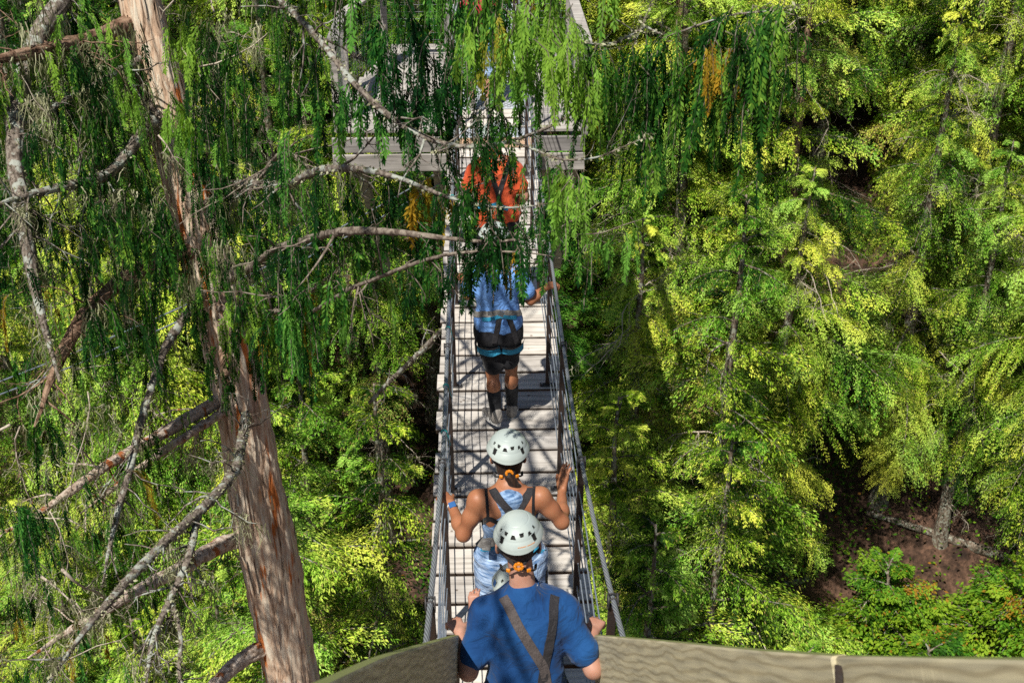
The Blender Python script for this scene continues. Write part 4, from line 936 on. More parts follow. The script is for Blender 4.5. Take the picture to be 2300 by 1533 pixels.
# ------------------------------------------------------------------ people
def atY(px,py,Y):
    a=FW+(px-1150)/FPX*RT-(py-766.5)/FPX*UP
    return CAM+a*((Y-CAM[1])/a[1])
def smin(a,b,k):
    h=np.maximum(k-np.abs(a-b),0)/k
    return np.minimum(a,b)-h*h*k*.25
class Sdf:
    def __init__(s,k=.02): s.p=[]; s.k=k; s.cuts=[]
    def cap(s,a,b,ra,rb,k=None): s.p.append(('c',np.array(a,float),np.array(b,float),ra,rb,k or s.k)); return s
    def ell(s,c,r,rot=None,k=None): s.p.append(('e',np.array(c,float),np.array(r,float),rot,0,k or s.k)); return s
    def tor(s,rows,k=None,ex=2.3,rot=0.0): s.p.append(('t',np.array(rows,float),ex,rot,0,k or s.k)); return s
    def cut(s,pt,n): s.cuts.append((np.array(pt,float),unit(n))); return s   # keeps the side the normal points away from
    def bounds(s,pr):
        t=pr[0]
        if t=='c': lo=np.minimum(pr[1]-pr[3],pr[2]-pr[4]); hi=np.maximum(pr[1]+pr[3],pr[2]+pr[4])
        elif t=='e': m=pr[2].max(); lo=pr[1]-m; hi=pr[1]+m
        else:
            r=pr[1]; m=r[:,3:5].max(1); lo=np.array([(r[:,0]-m).min(),(r[:,1]-m).min(),r[:,2].min()]); hi=np.array([(r[:,0]+m).max(),(r[:,1]+m).max(),r[:,2].max()])
        return lo,hi
    def mesh(s, h=.006, wr=0.0, wf=14., seed=0., dirn=(0.3,0,1.)):
        bs=[s.bounds(p) for p in s.p]; lo=np.min([b[0] for b in bs],0)-.03; hi=np.max([b[1] for b in bs],0)+.03
        n=np.ceil((hi-lo)/h).astype(int)+1; F=np.full(n,.05,np.float32); ax=[lo[k]+h*np.arange(n[k]) for k in range(3)]
        for pr,(a,b) in zip(s.p,bs):
            i0=np.maximum(((a-.045-lo)/h).astype(int),0); i1=np.minimum(((b+.045-lo)/h).astype(int)+1,n)
            x=ax[0][i0[0]:i1[0],None,None];y=ax[1][None,i0[1]:i1[1],None];z=ax[2][None,None,i0[2]:i1[2]]
            if pr[0]=='c':
                ba=pr[2]-pr[1]; l2=max(ba@ba,1e-9); px,py,pz=x-pr[1][0],y-pr[1][1],z-pr[1][2]
                t=np.clip((px*ba[0]+py*ba[1]+pz*ba[2])/l2,0,1)
                d=np.sqrt((px-ba[0]*t)**2+(py-ba[1]*t)**2+(pz-ba[2]*t)**2)-(pr[3]+(pr[4]-pr[3])*t)
            elif pr[0]=='e':
                px,py,pz=x-pr[1][0],y-pr[1][1],z-pr[1][2]
                if pr[3] is not None:
                    m=np.asarray(pr[3],float); px,py,pz=(m[0,0]*px+m[1,0]*py+m[2,0]*pz, m[0,1]*px+m[1,1]*py+m[2,1]*pz, m[0,2]*px+m[1,2]*py+m[2,2]*pz)
                r=pr[2]; k0=np.sqrt((px/r[0])**2+(py/r[1])**2+(pz/r[2])**2); k1=np.sqrt((px/r[0]**2)**2+(py/r[1]**2)**2+(pz/r[2]**2)**2)
                d=k0*(k0-1)/np.maximum(k1,1e-6)
            else:
                rows=pr[1]; zz=rows[:,2]; g=lambda k: np.interp(ax[2][i0[2]:i1[2]],zz,rows[:,k])[None,None,:]
                cx,cy,A,B=g(0),g(1),g(3),g(4); ex=pr[2]; c_,s_=math.cos(pr[3]),math.sin(pr[3])
                u=(x-cx)*c_+(y-cy)*s_; v=-(x-cx)*s_+(y-cy)*c_
                q=(np.abs(u/A)**ex+np.abs(v/B)**ex)**(1/ex); dd=(q-1)*np.minimum(A,B)
                cz=np.maximum(zz[0]-z,z-zz[-1]); d=np.maximum(dd,cz)
            sub=F[i0[0]:i1[0],i0[1]:i1[1],i0[2]:i1[2]]
            F[i0[0]:i1[0],i0[1]:i1[1],i0[2]:i1[2]]=smin(sub,d.astype(np.float32),pr[5])
        X_,Y_,Z_=np.meshgrid(*ax,indexing='ij',sparse=True)
        if wr:
            q=X_*dirn[0]+Y_*dirn[1]+Z_*dirn[2]
            w=np.sin(wf*1.0*q*2+2.2*np.sin(9*X_+seed+4*Z_)+1.7*np.sin(11*Y_+seed*2))*.6+np.sin(wf*3.7*q+3*np.sin(13*X_-7*Y_+seed)+1.3*seed)*.3+np.sin(31*X_+17*Z_+2*np.sin(19*Z_+seed)+23*Y_)*.35+.55*(1-2*np.abs(np.sin(17*(X_*.9-Z_*.4)+2.4*np.sin(6*Z_+seed)+1.2*np.sin(9*Y_)))**.6)
            F=F-(wr*w).astype(np.float32)
        for (p,nn) in s.cuts:
            F=np.maximum(F,((X_-p[0])*nn[0]+(Y_-p[1])*nn[1]+(Z_-p[2])*nn[2]).astype(np.float32))
        return nets(F,lo,h)
def nets(F,lo,h):
    """naive surface nets"""
    n=np.array(F.shape); S=F<0
    c=[S[i:n[0]-1+i,j:n[1]-1+j,k:n[2]-1+k] for i in(0,1) for j in(0,1) for k in(0,1)]
    cnt=sum(a.astype(np.int8) for a in c); act=(cnt>0)&(cnt<8); idx=np.full(act.shape,-1,np.int64); I=np.argwhere(act); idx[act]=np.arange(len(I))
    acc=np.zeros((len(I),3)); num=np.zeros(len(I)); corners=[(i,j,k) for i in(0,1) for j in(0,1) for k in(0,1)]
    vals={cc:F[I[:,0]+cc[0],I[:,1]+cc[1],I[:,2]+cc[2]] for cc in corners}
    for a in corners:
        for ax in range(3):
            if a[ax]==0:
                b=list(a);b[ax]=1;b=tuple(b); va,vb=vals[a],vals[b]; m=(va<0)!=(vb<0)
                t=np.where(m,va/np.where(np.abs(va-vb)<1e-9,1,va-vb),0); p=np.array(a,float)[None]+t[:,None]*(np.array(b)-np.array(a))[None]
                acc[m]+=p[m]; num[m]+=1
    V=lo+h*(I+acc/np.maximum(num,1)[:,None]); Q=[]
    for ax in range(3):
        u,v=[(1,2),(2,0),(0,1)][ax]
        sl0=[slice(None)]*3; sl1=[slice(None)]*3; sl0[ax]=slice(0,-1); sl1[ax]=slice(1,None)
        e=S[tuple(sl0)]!=S[tuple(sl1)]; E=np.argwhere(e); E=E[(E[:,u]>0)&(E[:,v]>0)&(E[:,u]<n[u]-1)&(E[:,v]<n[v]-1)]
        du=np.zeros(3,int);du[u]=1;dv=np.zeros(3,int);dv[v]=1
        g=lambda P: idx[P[:,0],P[:,1],P[:,2]]
        q=np.stack([g(E-du-dv),g(E-dv),g(E),g(E-du)],-1); ins=S[E[:,0],E[:,1],E[:,2]]
        q=np.where(ins[:,None],q,q[:,::-1]); Q.append(q)
    Q=np.concatenate(Q); Q=Q[(Q>=0).all(1)]
    return V,Q
def sdf_obj(name, sdf, mat, parent, h=.006, **k):
    V,Q=sdf.mesh(h,**k)
    # light smoothing
    mb=MB(); mb.add(V,Q); o=mb.build(name,mat,parent)
    return o
def bvh_of(o):
    me=o.data; n=len(me.vertices); co=np.empty(n*3); me.vertices.foreach_get('co',co)
    return BVHTree.FromPolygons([tuple(v) for v in co.reshape(-1,3)],[tuple(p.vertices) for p in me.polygons])
def strap(name, bvhs, pts, w, mat, parent, off=.004, t=.002, n=None, ray=None):
    """webbing ribbon laid on the clothes; pts are rough points, snapped to the nearest surface"""
    P=np.array(pts,float); s=np.concatenate([[0],np.cumsum(np.linalg.norm(np.diff(P,axis=0),axis=1))]); n=n or max(10,int(s[-1]/.014)); u=np.linspace(0,s[-1],n)
    Q=np.stack([np.interp(u,s,P[:,k]) for k in range(3)],-1); Np=[];Nq=[]
    for q in Q:
        best=None
        for b in bvhs:
            if ray is not None:
                o_=Vector(q)-Vector(ray)*.4; hit=b.ray_cast(o_,Vector(ray),.8); loc,nr=hit[0],hit[1]
                if loc is None: continue
                dd=(loc-o_).length
            else:
                loc,nr,_,dd=b.find_nearest(Vector(q))
            if loc is not None and (best is None or dd<best[2]): best=(loc,nr,dd)
        if best is None: continue
        Np.append(np.array(best[0])); Nq.append(np.array(best[1]))
    Np=np.array(Np);Nq=np.array(Nq)
    for _ in range(3):
        Np[1:-1]=(Np[:-2]+2*Np[1:-1]+Np[2:])/4; Nq[1:-1]=(Nq[:-2]+2*Nq[1:-1]+Nq[2:])/4
    Nq=unit(Nq); T=unit(np.gradient(Np,axis=0)); S=unit(np.cross(T,Nq)); c=Np+Nq*off
    prof=[(-.5,0),(-.47,1),(.47,1),(.5,0)]
    V=np.stack([c+S*w*a+Nq*(t*b-.003) for a,b in prof],1).reshape(-1,3); k=len(c)
    i=np.arange(k-1)[:,None]*4;j=np.arange(4)[None];j2=(j+1)%4
    mb=MB(); mb.add(V,np.concatenate([np.stack([i+j,i+j2,i+4+j2,i+4+j],-1).reshape(-1,4),[[3,2,1,0]],[[4*k-4,4*k-3,4*k-2,4*k-1]]]))
    return mb.build(name,mat,parent,smooth=False),c,Nq,T

def hand_prims(sd, wrist, d, n, side, curl=.3, spread=.05, sc=1.0, tcurl=.3, fore=None):
    d=unit(d); n=unit(np.asarray(n,float)-d*(np.asarray(n,float)@d)); s=np.cross(n,d)*(1 if side=='L' else -1); w=np.asarray(wrist,float)
    kn=[]
    for i,(o,l) in enumerate(((.030,.072),(.010,.081),(-.010,.076),(-.029,.060))):
        b=w+(d*(.088-.004*abs(i-1))+s*o)*sc; sd.cap(w+s*o*.45*sc,b,.015*sc,.0125*sc,k=.014)
        dd=unit(d+s*o*spread*10); p=b; rr=.0088*sc
        ci=curl*(1+.10*i); nn=n.copy()
        for q,f in enumerate((.46,.30,.24)):
            an=ci*(.85,1.1,.8)[q]; dd,nn=unit(dd*math.cos(an)+nn*math.sin(an)),unit(nn*math.cos(an)-dd*math.sin(an))
            e=p+dd*l*f*sc; sd.cap(p,e,rr,rr*.9,k=.004); p=e; rr*=.92
        kn.append(b)
    b=w+(d*.028+s*.026)*sc; dd=unit(d*.62+s*.75+n*.25); p=b; sd.cap(w+d*.012,b+dd*.012,.016*sc,.015*sc,k=.014)
    for f,r_ in ((.040,.0115),(.030,.010),(.022,.0088)):
        e=p+dd*f*sc; sd.cap(p,e,r_*sc,r_*.9*sc,k=.006); p=e; dd=unit(dd+(d*.35+n*.55)*tcurl)
    return kn
def skinmat(name,c,c2):
    m,nt,nd,lk=nmat(name)
    o=N(nd,'ShaderNodeOutputMaterial'); b=N(nd,'ShaderNodeBsdfPrincipled'); b.inputs['Roughness'].default_value=.48; b.inputs['Specular IOR Level'].default_value=.4
    b.inputs['Subsurface Weight'].default_value=.12; b.inputs['Subsurface Radius'].default_value=(.012,.005,.003); b.inputs['Subsurface Scale'].default_value=1
    tc=N(nd,'ShaderNodeTexCoord'); no=N(nd,'ShaderNodeTexNoise'); no.inputs['Scale'].default_value=9; no.inputs['Detail'].default_value=6; lk.new(tc.outputs['Object'],no.inputs['Vector'])
    r=ramp(nd,[(.3,c2),(.65,c)]); lk.new(no.outputs['Fac'],r.inputs['Fac']); lk.new(r.outputs['Color'],b.inputs['Base Color'])
    n2=N(nd,'ShaderNodeTexNoise'); n2.inputs['Scale'].default_value=160; lk.new(tc.outputs['Object'],n2.inputs['Vector'])
    bp=N(nd,'ShaderNodeBump'); bp.inputs['Strength'].default_value=.15; bp.inputs['Distance'].default_value=.002; lk.new(n2.outputs['Fac'],bp.inputs['Height']); lk.new(bp.outputs['Normal'],b.inputs['Normal'])
    lk.new(b.outputs[0],o.inputs['Surface']); return m
def clothmat(name,c,c2,scale=(6,6,6),rough=.85,streak=False,lo=.35,hi=.65,det=6):
    m,nt,nd,lk=nmat(name)
    o=N(nd,'ShaderNodeOutputMaterial'); b=N(nd,'ShaderNodeBsdfPrincipled'); b.inputs['Roughness'].default_value=rough; b.inputs['Specular IOR Level'].default_value=.2
    b.inputs['Sheen Weight'].default_value=.12
    tc=N(nd,'ShaderNodeTexCoord'); mp=N(nd,'ShaderNodeMapping'); mp.inputs['Scale'].default_value=scale; lk.new(tc.outputs['Object'],mp.inputs['Vector'])
    no=N(nd,'ShaderNodeTexNoise'); no.inputs['Scale'].default_value=1; no.inputs['Detail'].default_value=det; lk.new(mp.outputs[0],no.inputs['Vector'])
    r=ramp(nd,[(lo,c2),(hi,c)]); lk.new(no.outputs['Fac'],r.inputs['Fac']); lk.new(r.outputs['Color'],b.inputs['Base Color'])
    n2=N(nd,'ShaderNodeTexNoise'); n2.inputs['Scale'].default_value=9; n2.inputs['Detail'].default_value=4; n2.inputs['Distortion'].default_value=1.8; lk.new(tc.outputs['Object'],n2.inputs['Vector'])
    bp=N(nd,'ShaderNodeBump'); bp.inputs['Strength'].default_value=.7; bp.inputs['Distance'].default_value=.03; lk.new(n2.outputs['Fac'],bp.inputs['Height']); lk.new(bp.outputs['Normal'],b.inputs['Normal'])
    lk.new(b.outputs[0],o.inputs['Surface']); return m
M['skin']=skinmat('skin_fair',(.58,.32,.23),(.44,.20,.13))
M['skin2']=skinmat('skin_tan',(.46,.20,.10),(.36,.135,.065))
M['navy']=clothmat('navy_tshirt',(.014,.082,.25),(.008,.05,.17))
M['sky']=clothmat('light_blue_tshirt',(.20,.42,.88),(.15,.34,.78))
M['orange']=clothmat('orange_tshirt',(.78,.13,.045),(.66,.095,.03))
M['heather']=clothmat('heather_blue_knit',(.36,.52,.76),(.08,.17,.34),scale=(22,22,110),lo=.38,hi=.62)
M['denim']=clothmat('washed_blue_leggings',(.50,.66,.90),(.10,.22,.45),scale=(14,14,95),lo=.34,hi=.58)
M['redcloth']=clothmat('red_tshirt',(.55,.05,.07),(.42,.03,.05))
M['blackcloth']=clothmat('black_shorts',(.020,.020,.024),(.012,.012,.014))
M['sock']=clothmat('black_ribbed_sock',(.03,.03,.033),(.012,.012,.013),scale=(260,260,8))
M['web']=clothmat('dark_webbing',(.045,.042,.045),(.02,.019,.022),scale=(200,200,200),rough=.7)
M['webgrey']=clothmat('sunlit_brown_webbing',(.12,.10,.095),(.07,.058,.055),scale=(200,200,200),rough=.7)  # lit copy of the dark webbing, sunlight put into its colour
M['webtan']=clothmat('grey_buckle_pad',(.30,.29,.27),(.17,.16,.15),scale=(30,30,30))
M['cyan']=clothmat('turquoise_webbing',(.04,.34,.55),(.03,.26,.45),scale=(80,80,80),rough=.7)
M['helmet']=plain('pale_green_helmet_shell',(.54,.60,.55),.38,0,.06,7,0,col2=(.44,.51,.49))
M['liner']=plain('helmet_liner',(.012,.011,.010),.8)
M['orangeplastic']=plain('orange_plastic',(.85,.27,.01),.4,0,.05)
M['hair']=clothmat('dark_brown_hair',(.045,.022,.012),(.012,.007,.005),scale=(90,90,14),rough=.5)
M['shorthair']=clothmat('cropped_brown_hair',(.10,.065,.045),(.035,.022,.016),scale=(120,120,60),rough=.7)
M['shoe']=clothmat('grey_canvas_shoe',(.36,.33,.29),(.26,.235,.21),scale=(20,20,20))
M['sole']=plain('white_rubber_sole',(.72,.70,.66),.6)
M['white']=plain('white_fabric',(.80,.80,.78),.8)
M['metal']=plain('bright_buckle_metal',(.60,.60,.60),.3,.9)
M['watch']=plain('watch_glass',(.05,.16,.42),.15)

def helmet(parent, c, up, fwd, sc=1.0, vents=True):
    """climbing helmet: shell with real vent openings, dark liner, rear adjuster"""
    up=unit(up); fwd=unit(np.asarray(fwd,float)-up*(np.asarray(fwd,float)@up)); rt=np.cross(fwd,up); Rm=np.stack([rt,fwd,up],1)
    nt_,np_=260,84
    th=np.linspace(0,2*np.pi,nt_,endpoint=False); ph=np.linspace(0.0,1.0,np_)
    TH,PH=np.meshgrid(th,ph)                      # theta 0 = back
    def surf(TH,PH,inset=0.0):
        rim=math.pi*.5+.07+.02*np.cos(TH)+.07*np.cos(2*TH)
        a=PH*rim; rx,ry,rz=.112-inset,.134-inset,.098-inset
        e=1.10
        sx=np.sin(np.minimum(a,math.pi/2))**(.92); flare=np.maximum(a-1.25,0)*.035
        x=-np.sin(TH)*(rx*sx+flare); y=-np.cos(TH)*(ry*sx+flare); z=rz*np.cos(a)*np.where(a>math.pi/2,1.6,1.0)
        crease=.0022*np.exp(-((PH-.33)/.012)**2)
        return np.stack([x,y,z-crease],-1)*sc
    def place(V): return (V.reshape(-1,3)@Rm.T)+np.asarray(c)
    V=surf(TH,PH)
    i=np.arange(np_-1)[:,None]*nt_; j=np.arange(nt_)[None]; j2=(j+1)%nt_
    q=np.stack([i+j,i+nt_+j,i+nt_+j2,i+j2],-1).reshape(-1,4)
    if vents:
        tc=((np.arange(nt_)+.5)/nt_*360+180)%360-180; pc=(np.arange(np_-1)+.5)/(np_-1); TC,PC=np.meshgrid(tc,pc); hole=np.zeros(TC.shape,bool)
        for sg in (0,180):
            for (t0,p0,w0,w1,hh) in ((-62,.56,2.4,4.4,.05),(-38,.60,3.2,6.0,.05),(-13,.55,6.6,4.2,.048),(13,.59,4.0,6.6,.05),(38,.55,6.0,3.4,.048),(62,.56,4.4,2.6,.05),(-47,.77,6.4,4.6,.10),(47,.77,6.4,4.6,.10)):
                dt=(TC-(t0+sg)+180)%360-180; dp=(PC-p0)/hh
                hole|=(np.abs(dp)<1.12)&(np.abs(dt)<1.22*(w0+(w1-w0)*(dp+1)/2))
        q=q[~hole.ravel()]
    q=q[:,::-1]
    Vin=surf(TH,PH,.004); nV=V.shape[0]*V.shape[1]
    mb=MB(); mb.add(place(V),q); 
    last=(np_-1)*nt_; jj=np.arange(nt_); k2=(jj+1)%nt_
    mb.add(np.concatenate([place(V[-1:]),place(Vin[-1:])]),np.stack([jj,k2,k2+nt_,jj+nt_],-1)[:,::-1])
    mb.add(place(Vin),q[:,::-1])
    o=mb.build('helmet',M['helmet'],parent)
    mb=MB(); Vl=surf(TH[::4,::4],PH[::4,::4]*.97,.010); a,b_=Vl.shape[:2]; i=np.arange(a-1)[:,None]*b_;j=np.arange(b_)[None];j2=(j+1)%b_
    mb.add(place(Vl),np.stack([i+j2,i+b_+j2,i+b_+j,i+j],-1).reshape(-1,4)); mb.build('liner',M['liner'],o)
    L=lambda x,y,z: np.array([x,y,z])*sc@Rm.T+np.asarray(c)
    return o,L,Rm

def add_head(sd, c, up, fwd, s=1.0, k=.02):
    up=unit(up); fwd=unit(np.asarray(fwd,float)-up*(np.asarray(fwd,float)@up)); rt=np.cross(fwd,up); Rm=np.stack([rt,fwd,up],1); c=np.asarray(c,float)
    L=lambda x,y,z: c+np.array([x,y,z])*s@Rm.T
    sd.ell(L(0,-.012,.035),np.array([.076,.093,.088])*s,Rm,k); sd.ell(L(0,.025,-.035),np.array([.058,.066,.085])*s,Rm,k)
    sd.cap(L(0,.085,.0),L(0,.108,-.030),.011*s,.014*s,k=.01); sd.cap(L(-.02,.088,-.065),L(.02,.088,-.065),.009*s,.009*s,k=.01)
    sd.cap(L(0,.078,-.098),L(0,.07,-.10),.020*s,.02*s,k=.02); sd.cap(L(-.035,.082,.025),L(.035,.082,.025),.011*s,.011*s,k=.012)
    for sg in (-1,1):
        for a in np.linspace(-1.9,1.9,8)[:-1]:
            b=a+.54; p=lambda t: L(sg*(.087+.010*math.cos(t)),-.008-.018*math.cos(t)*1.0,-.020+.032*math.sin(t))
            sd.cap(p(a),p(b),.0062*s,.0062*s,k=.004)
        sd.ell(L(sg*.080,-.004,-.006),np.array([.007,.015,.024])*s,Rm,k=.006)
    return L,Rm
def eyes(parent,L):
    for sg in (-1,1):
        mb=MB(); th=np.linspace(0,math.pi,9)
        P=np.array([L(sg*.031,.083+.0,.002)]); r=.0115
        u=np.linspace(0,math.pi,8); P=np.stack([L(sg*.031,.074+.0115*math.cos(a),.002) for a in u]); tube(mb,P,np.maximum(.0115*np.sin(u),.0005),10)
        mb.build('eye',M['white'],parent)

TORSO_M=[(.80,.165,.105),(.90,.178,.118),(1.00,.165,.108),(1.10,.152,.100),(1.22,.165,.112),(1.33,.180,.118),(1.40,.175,.105),(1.445,.125,.085),(1.48,.065,.062)]
TORSO_F=[(.80,.175,.110),(.90,.188,.122),(1.00,.150,.105),(1.08,.130,.090),(1.20,.142,.100),(1.30,.155,.105),(1.37,.150,.088),(1.41,.10,.070),(1.45,.052,.05)]
def torso_rows(tab, base, hs, neck, hip, ws=1.0, ds=1.0, grow=0.0, z0=None, z1=None, curve=0.0):
    """rows (cx,cy,z,halfw,halfd) from hip centre to neck base (world)"""
    tab=np.array(tab,float); zt=(tab[:,0]-.85)/(tab[-1,0]-.85); hip=np.asarray(hip,float); neck=np.asarray(neck,float); rows=[]
    for t,(z,a,b) in zip(zt,tab):
        c=hip+(neck-hip)*t; c=c+np.array([0,-curve*math.sin(math.pi*np.clip(t,0,1)),0])
        rows.append((c[0],c[1],c[2],a*ws+grow,b*ds+grow))
    rows=np.array(rows)
    if z0 is not None or z1 is not None:
        lo=z0 if z0 is not None else rows[0,2]; hi=z1 if z1 is not None else rows[-1,2]
        zz=np.linspace(lo,hi,24); rows=np.stack([np.interp(zz,rows[:,2],rows[:,k]) if k!=2 else zz for k in range(5)],-1)
    return rows
def arm(sd, sh, el, wr, s=1.0, grow=0.0, k=.03):
    sh,el,wr=map(lambda v: np.asarray(v,float),(sh,el,wr)); m=sh+(el-sh)*.5
    sd.cap(sh,m,.052*s+grow,.044*s+grow,k=.035); sd.cap(m,el,.045*s+grow,.036*s+grow,k=k)
    f=el+(wr-el)*.35; sd.cap(el,f,.037*s+grow,.037*s+grow,k=k); sd.cap(f,wr,.037*s+grow,.024*s+grow,k=k)
def leg(sd, hip, kn, an, s=1.0, grow=0.0):
    hip,kn,an=map(lambda v: np.asarray(v,float),(hip,kn,an)); sd.cap(hip,hip+(kn-hip)*.55,.085*s+grow,.068*s+grow,k=.05); sd.cap(hip+(kn-hip)*.55,kn,.068*s+grow,.050*s+grow,k=.04)
    c=kn+(an-kn)*.32; sd.cap(kn,c+np.array([0,-.012,0]),.048*s+grow,.052*s+grow,k=.03); sd.cap(c+np.array([0,-.012,0]),an,.052*s+grow,.032*s+grow,k=.03)
def foot(parent, an, yaw, s=1.0, pit=0.0, floor=None):
    """canvas shoe with white sole; ankle joint at an, toe direction yaw (0 = +Y)"""
    an=np.asarray(an,float); rz_=Matrix.Rotation(yaw,3,'Z')@Matrix.Rotation(pit,3,'X'); Rm=np.array(rz_); zf=-.085*s
    L=lambda x,y,z: an+np.array([x,y,z])*s@Rm.T
    sd=Sdf(.03); sd.cap(L(0,-.03,-.045),L(0,.07,-.058),.038*s,.034*s); sd.cap(L(0,.07,-.058),L(0,.165,-.066),.036*s,.026*s); sd.cap(L(0,-.012,-.04),L(0,-.02,.0),.036*s,.041*s); sd.cap(L(0,.03,-.02),L(0,.1,-.045),.03*s,.025*s)
    o=sdf_obj('shoe',sd,M['shoe'],parent,.006)
    u=np.linspace(0,2*np.pi,40,endpoint=False); wdt=.043+.004*np.sin(u); X_=np.cos(u)*(.040+.006*np.sin(u)); Y_=.062+np.sin(u)*.130
    mb=MB(); top=np.stack([L(x,y,-.072) for x,y in zip(X_,Y_)]); bot=np.stack([L(x*1.02,y*1.0,-.098) for x,y in zip(X_,Y_)]); jj=np.arange(40);j2=(jj+1)%40
    mb.add(np.concatenate([top,bot,[L(0,.06,-.072)],[L(0,.06,-.098)]]),np.stack([jj,jj+40,j2+40,j2],-1)[:,::-1],np.concatenate([np.stack([jj,j2,np.full(40,80)],-1),np.stack([j2+40,jj+40,np.full(40,81)],-1)]))
    mb.build('sole',M['sole'],o,smooth=False)
    for k in range(3):
        for sg in (-1,1):
            mb=MB(); beam(mb,L(sg*.036,.05+.022*k,-.045),L(sg*.041,.03+.022*k,-.072),.010,.006); mb.build('stripe',M['sole'],o,smooth=False)
    return o
def buckle(parent, p, n_, t_, w=.03, h=.022, mat='metal', th=.006, name='buckle'):
    n_=unit(n_); t_=unit(np.asarray(t_,float)-n_*(np.asarray(t_,float)@n_)); s_=np.cross(t_,n_)
    mb=MB(); box(mb,np.asarray(p)+n_*th*.5,(w,h,th),np.stack([s_,t_,n_],1),bev=.0015); return mb.build(name,M[mat],parent,smooth=False)
def adjuster(parent, L, Rm):
    """orange ratchet of the head band with its side clips and dark straps, at the back below the shell"""
    mb=MB()
    for a in np.linspace(0,2*np.pi,9)[:-1]:
        p=L(.016*math.cos(a),-.128,-.052+.014*math.sin(a)); box(mb,p,(.014,.012,.013),Rm@np.array(Matrix.Rotation(a,3,'Y')),bev=.002)
    mb.build('adjuster',M['orangeplastic'],parent,smooth=False)
    for sg in (-1,1):
        mb=MB(); box(mb,L(sg*.045,-.117,-.078),(.020,.010,.018),Rm@np.array(Matrix.Rotation(sg*.4,3,'Z')),bev=.003); mb.build('strap_clip',M['orangeplastic'],parent,smooth=False)
        mb=MB(); beam(mb,L(sg*.008,-.124,-.058),L(sg*.095,-.030,-.020),.012,.004,upv=Rm[:,1]); mb.build('head_band',M['web'],parent,smooth=False)
        mb=MB(); P=np.array([L(sg*.010,-.122,-.060),L(sg*.045,-.108,-.084),L(sg*.075,-.06,-.112),L(sg*.078,.0,-.118)]); 
        for a,b_ in zip(P[:-1],P[1:]): beam(mb,a,b_,.014,.004,upv=Rm[:,1])
        mb.build('chin_strap',M['web'],parent,smooth=False)
def part_local(root):
    """children are built in world coordinates; root stands at the feet"""
    loc=Vector(root.location)
    for c in root.children: c.location=-loc
def person(name_label, loc):
    r=empty('person',loc); tag(r,name_label,'person'); return r
def shoulder_strap(bv, pts, w, mat, root, nm='harness_strap'):
    return strap(nm,bv,pts,w,mat,root,off=.005,ray=(0,.82,-.57))

# ---- A: man in the navy t-shirt, nearest the camera
A=person('man in a navy blue t-shirt and pale helmet gripping both rail boards nearest the camera',(-.02,4.62,deck_z(4.7)+.02))
hip=np.array([.02,4.60,1.03]); neck=np.array([.015,4.74,1.520])
shL=atY(1094,1380,4.72); shR=atY(1264,1374,4.72); elL=atY(1052,1508,4.56); elR=atY(1333,1503,4.56)
wrL=atY(1036,1432,4.76)+[0,0,.03]; wrR=atY(1330,1432,4.76)+[0,0,.03]
sd=Sdf(.03)
sd.tor(torso_rows(TORSO_M,0,1,neck,hip,1.04,1.08),k=.04)
hc=atY(1164,1214,4.83)
sd.cap(neck-[0,0,.05],hc-[0,.03,.03],.060,.056,k=.04)
LA,RmA=add_head(sd,hc,(.0,.10,1),(.02,1,-.16),1.04)
arm(sd,shL,elL,wrL,1.08); arm(sd,shR,elR,wrR,1.08)
hand_prims(sd,wrL,(-.35,.75,.05),(0,.1,-1),'L',.55,.02,1.0,.5); hand_prims(sd,wrR,(.30,.78,.05),(0,.1,-1),'R',.55,.02,1.0,.5)
kL=[-.12,4.62,.60];kR=[.13,4.64,.60]; aL=[-.12,4.58,.24];aR=[.13,4.62,.24]
leg(sd,hip+[-.09,0,-.05],kL,aL);leg(sd,hip+[.09,0,-.05],kR,aR)
body=sdf_obj('body',sd,M['skin'],A,.0055)
eyes(A,LA)
sd=Sdf(.01); sd.ell(LA(0,-.022,.030),np.array([.081,.091,.088])*1.04,RmA,.01); sd.ell(LA(0,-.055,-.02),np.array([.066,.052,.055])*1.04,RmA,.02)
sdf_obj('hair',sd,M['shorthair'],A,.007,wr=.0015,wf=60)
sh=Sdf(.05); sh.tor(torso_rows(TORSO_M,0,1,neck+[0,0,.0],hip,.99,1.10,.021,z0=.98,z1=1.500,curve=.02),k=.045)
for s_,e_ in ((shL,elL),(shR,elR)):
    q=s_+(e_-s_)*.72; sh.cap(s_,s_+(e_-s_)*.4,.077,.068,k=.05); sh.cap(s_+(e_-s_)*.4,q,.062,.068,k=.02)
    sh.cut(q+unit(e_-s_)*.0,[0,0,-1]) if False else None
sh.cap(neck-[0,-.0,.05],neck+[0,-.005,-.022],.080,.070,k=.05); sh.cap(shL+[.0,0,.0],neck-[.03,0,.06],.076,.082,k=.05); sh.cap(shR,neck-[-.03,0,.06],.076,.082,k=.05)
shirt=sdf_obj('tshirt',sh,M['navy'],A,.0055,wr=.0075,wf=9.,seed=1.)
mb=MB(); th=np.linspace(0,2*np.pi,40); tube(mb,np.stack([neck[0]+.064*np.cos(th),neck[1]+.012+.060*np.sin(th),neck[2]+.016-.020*np.sin(th)*-1],-1),.006,6); mb.build('collar',M['navy'],A)
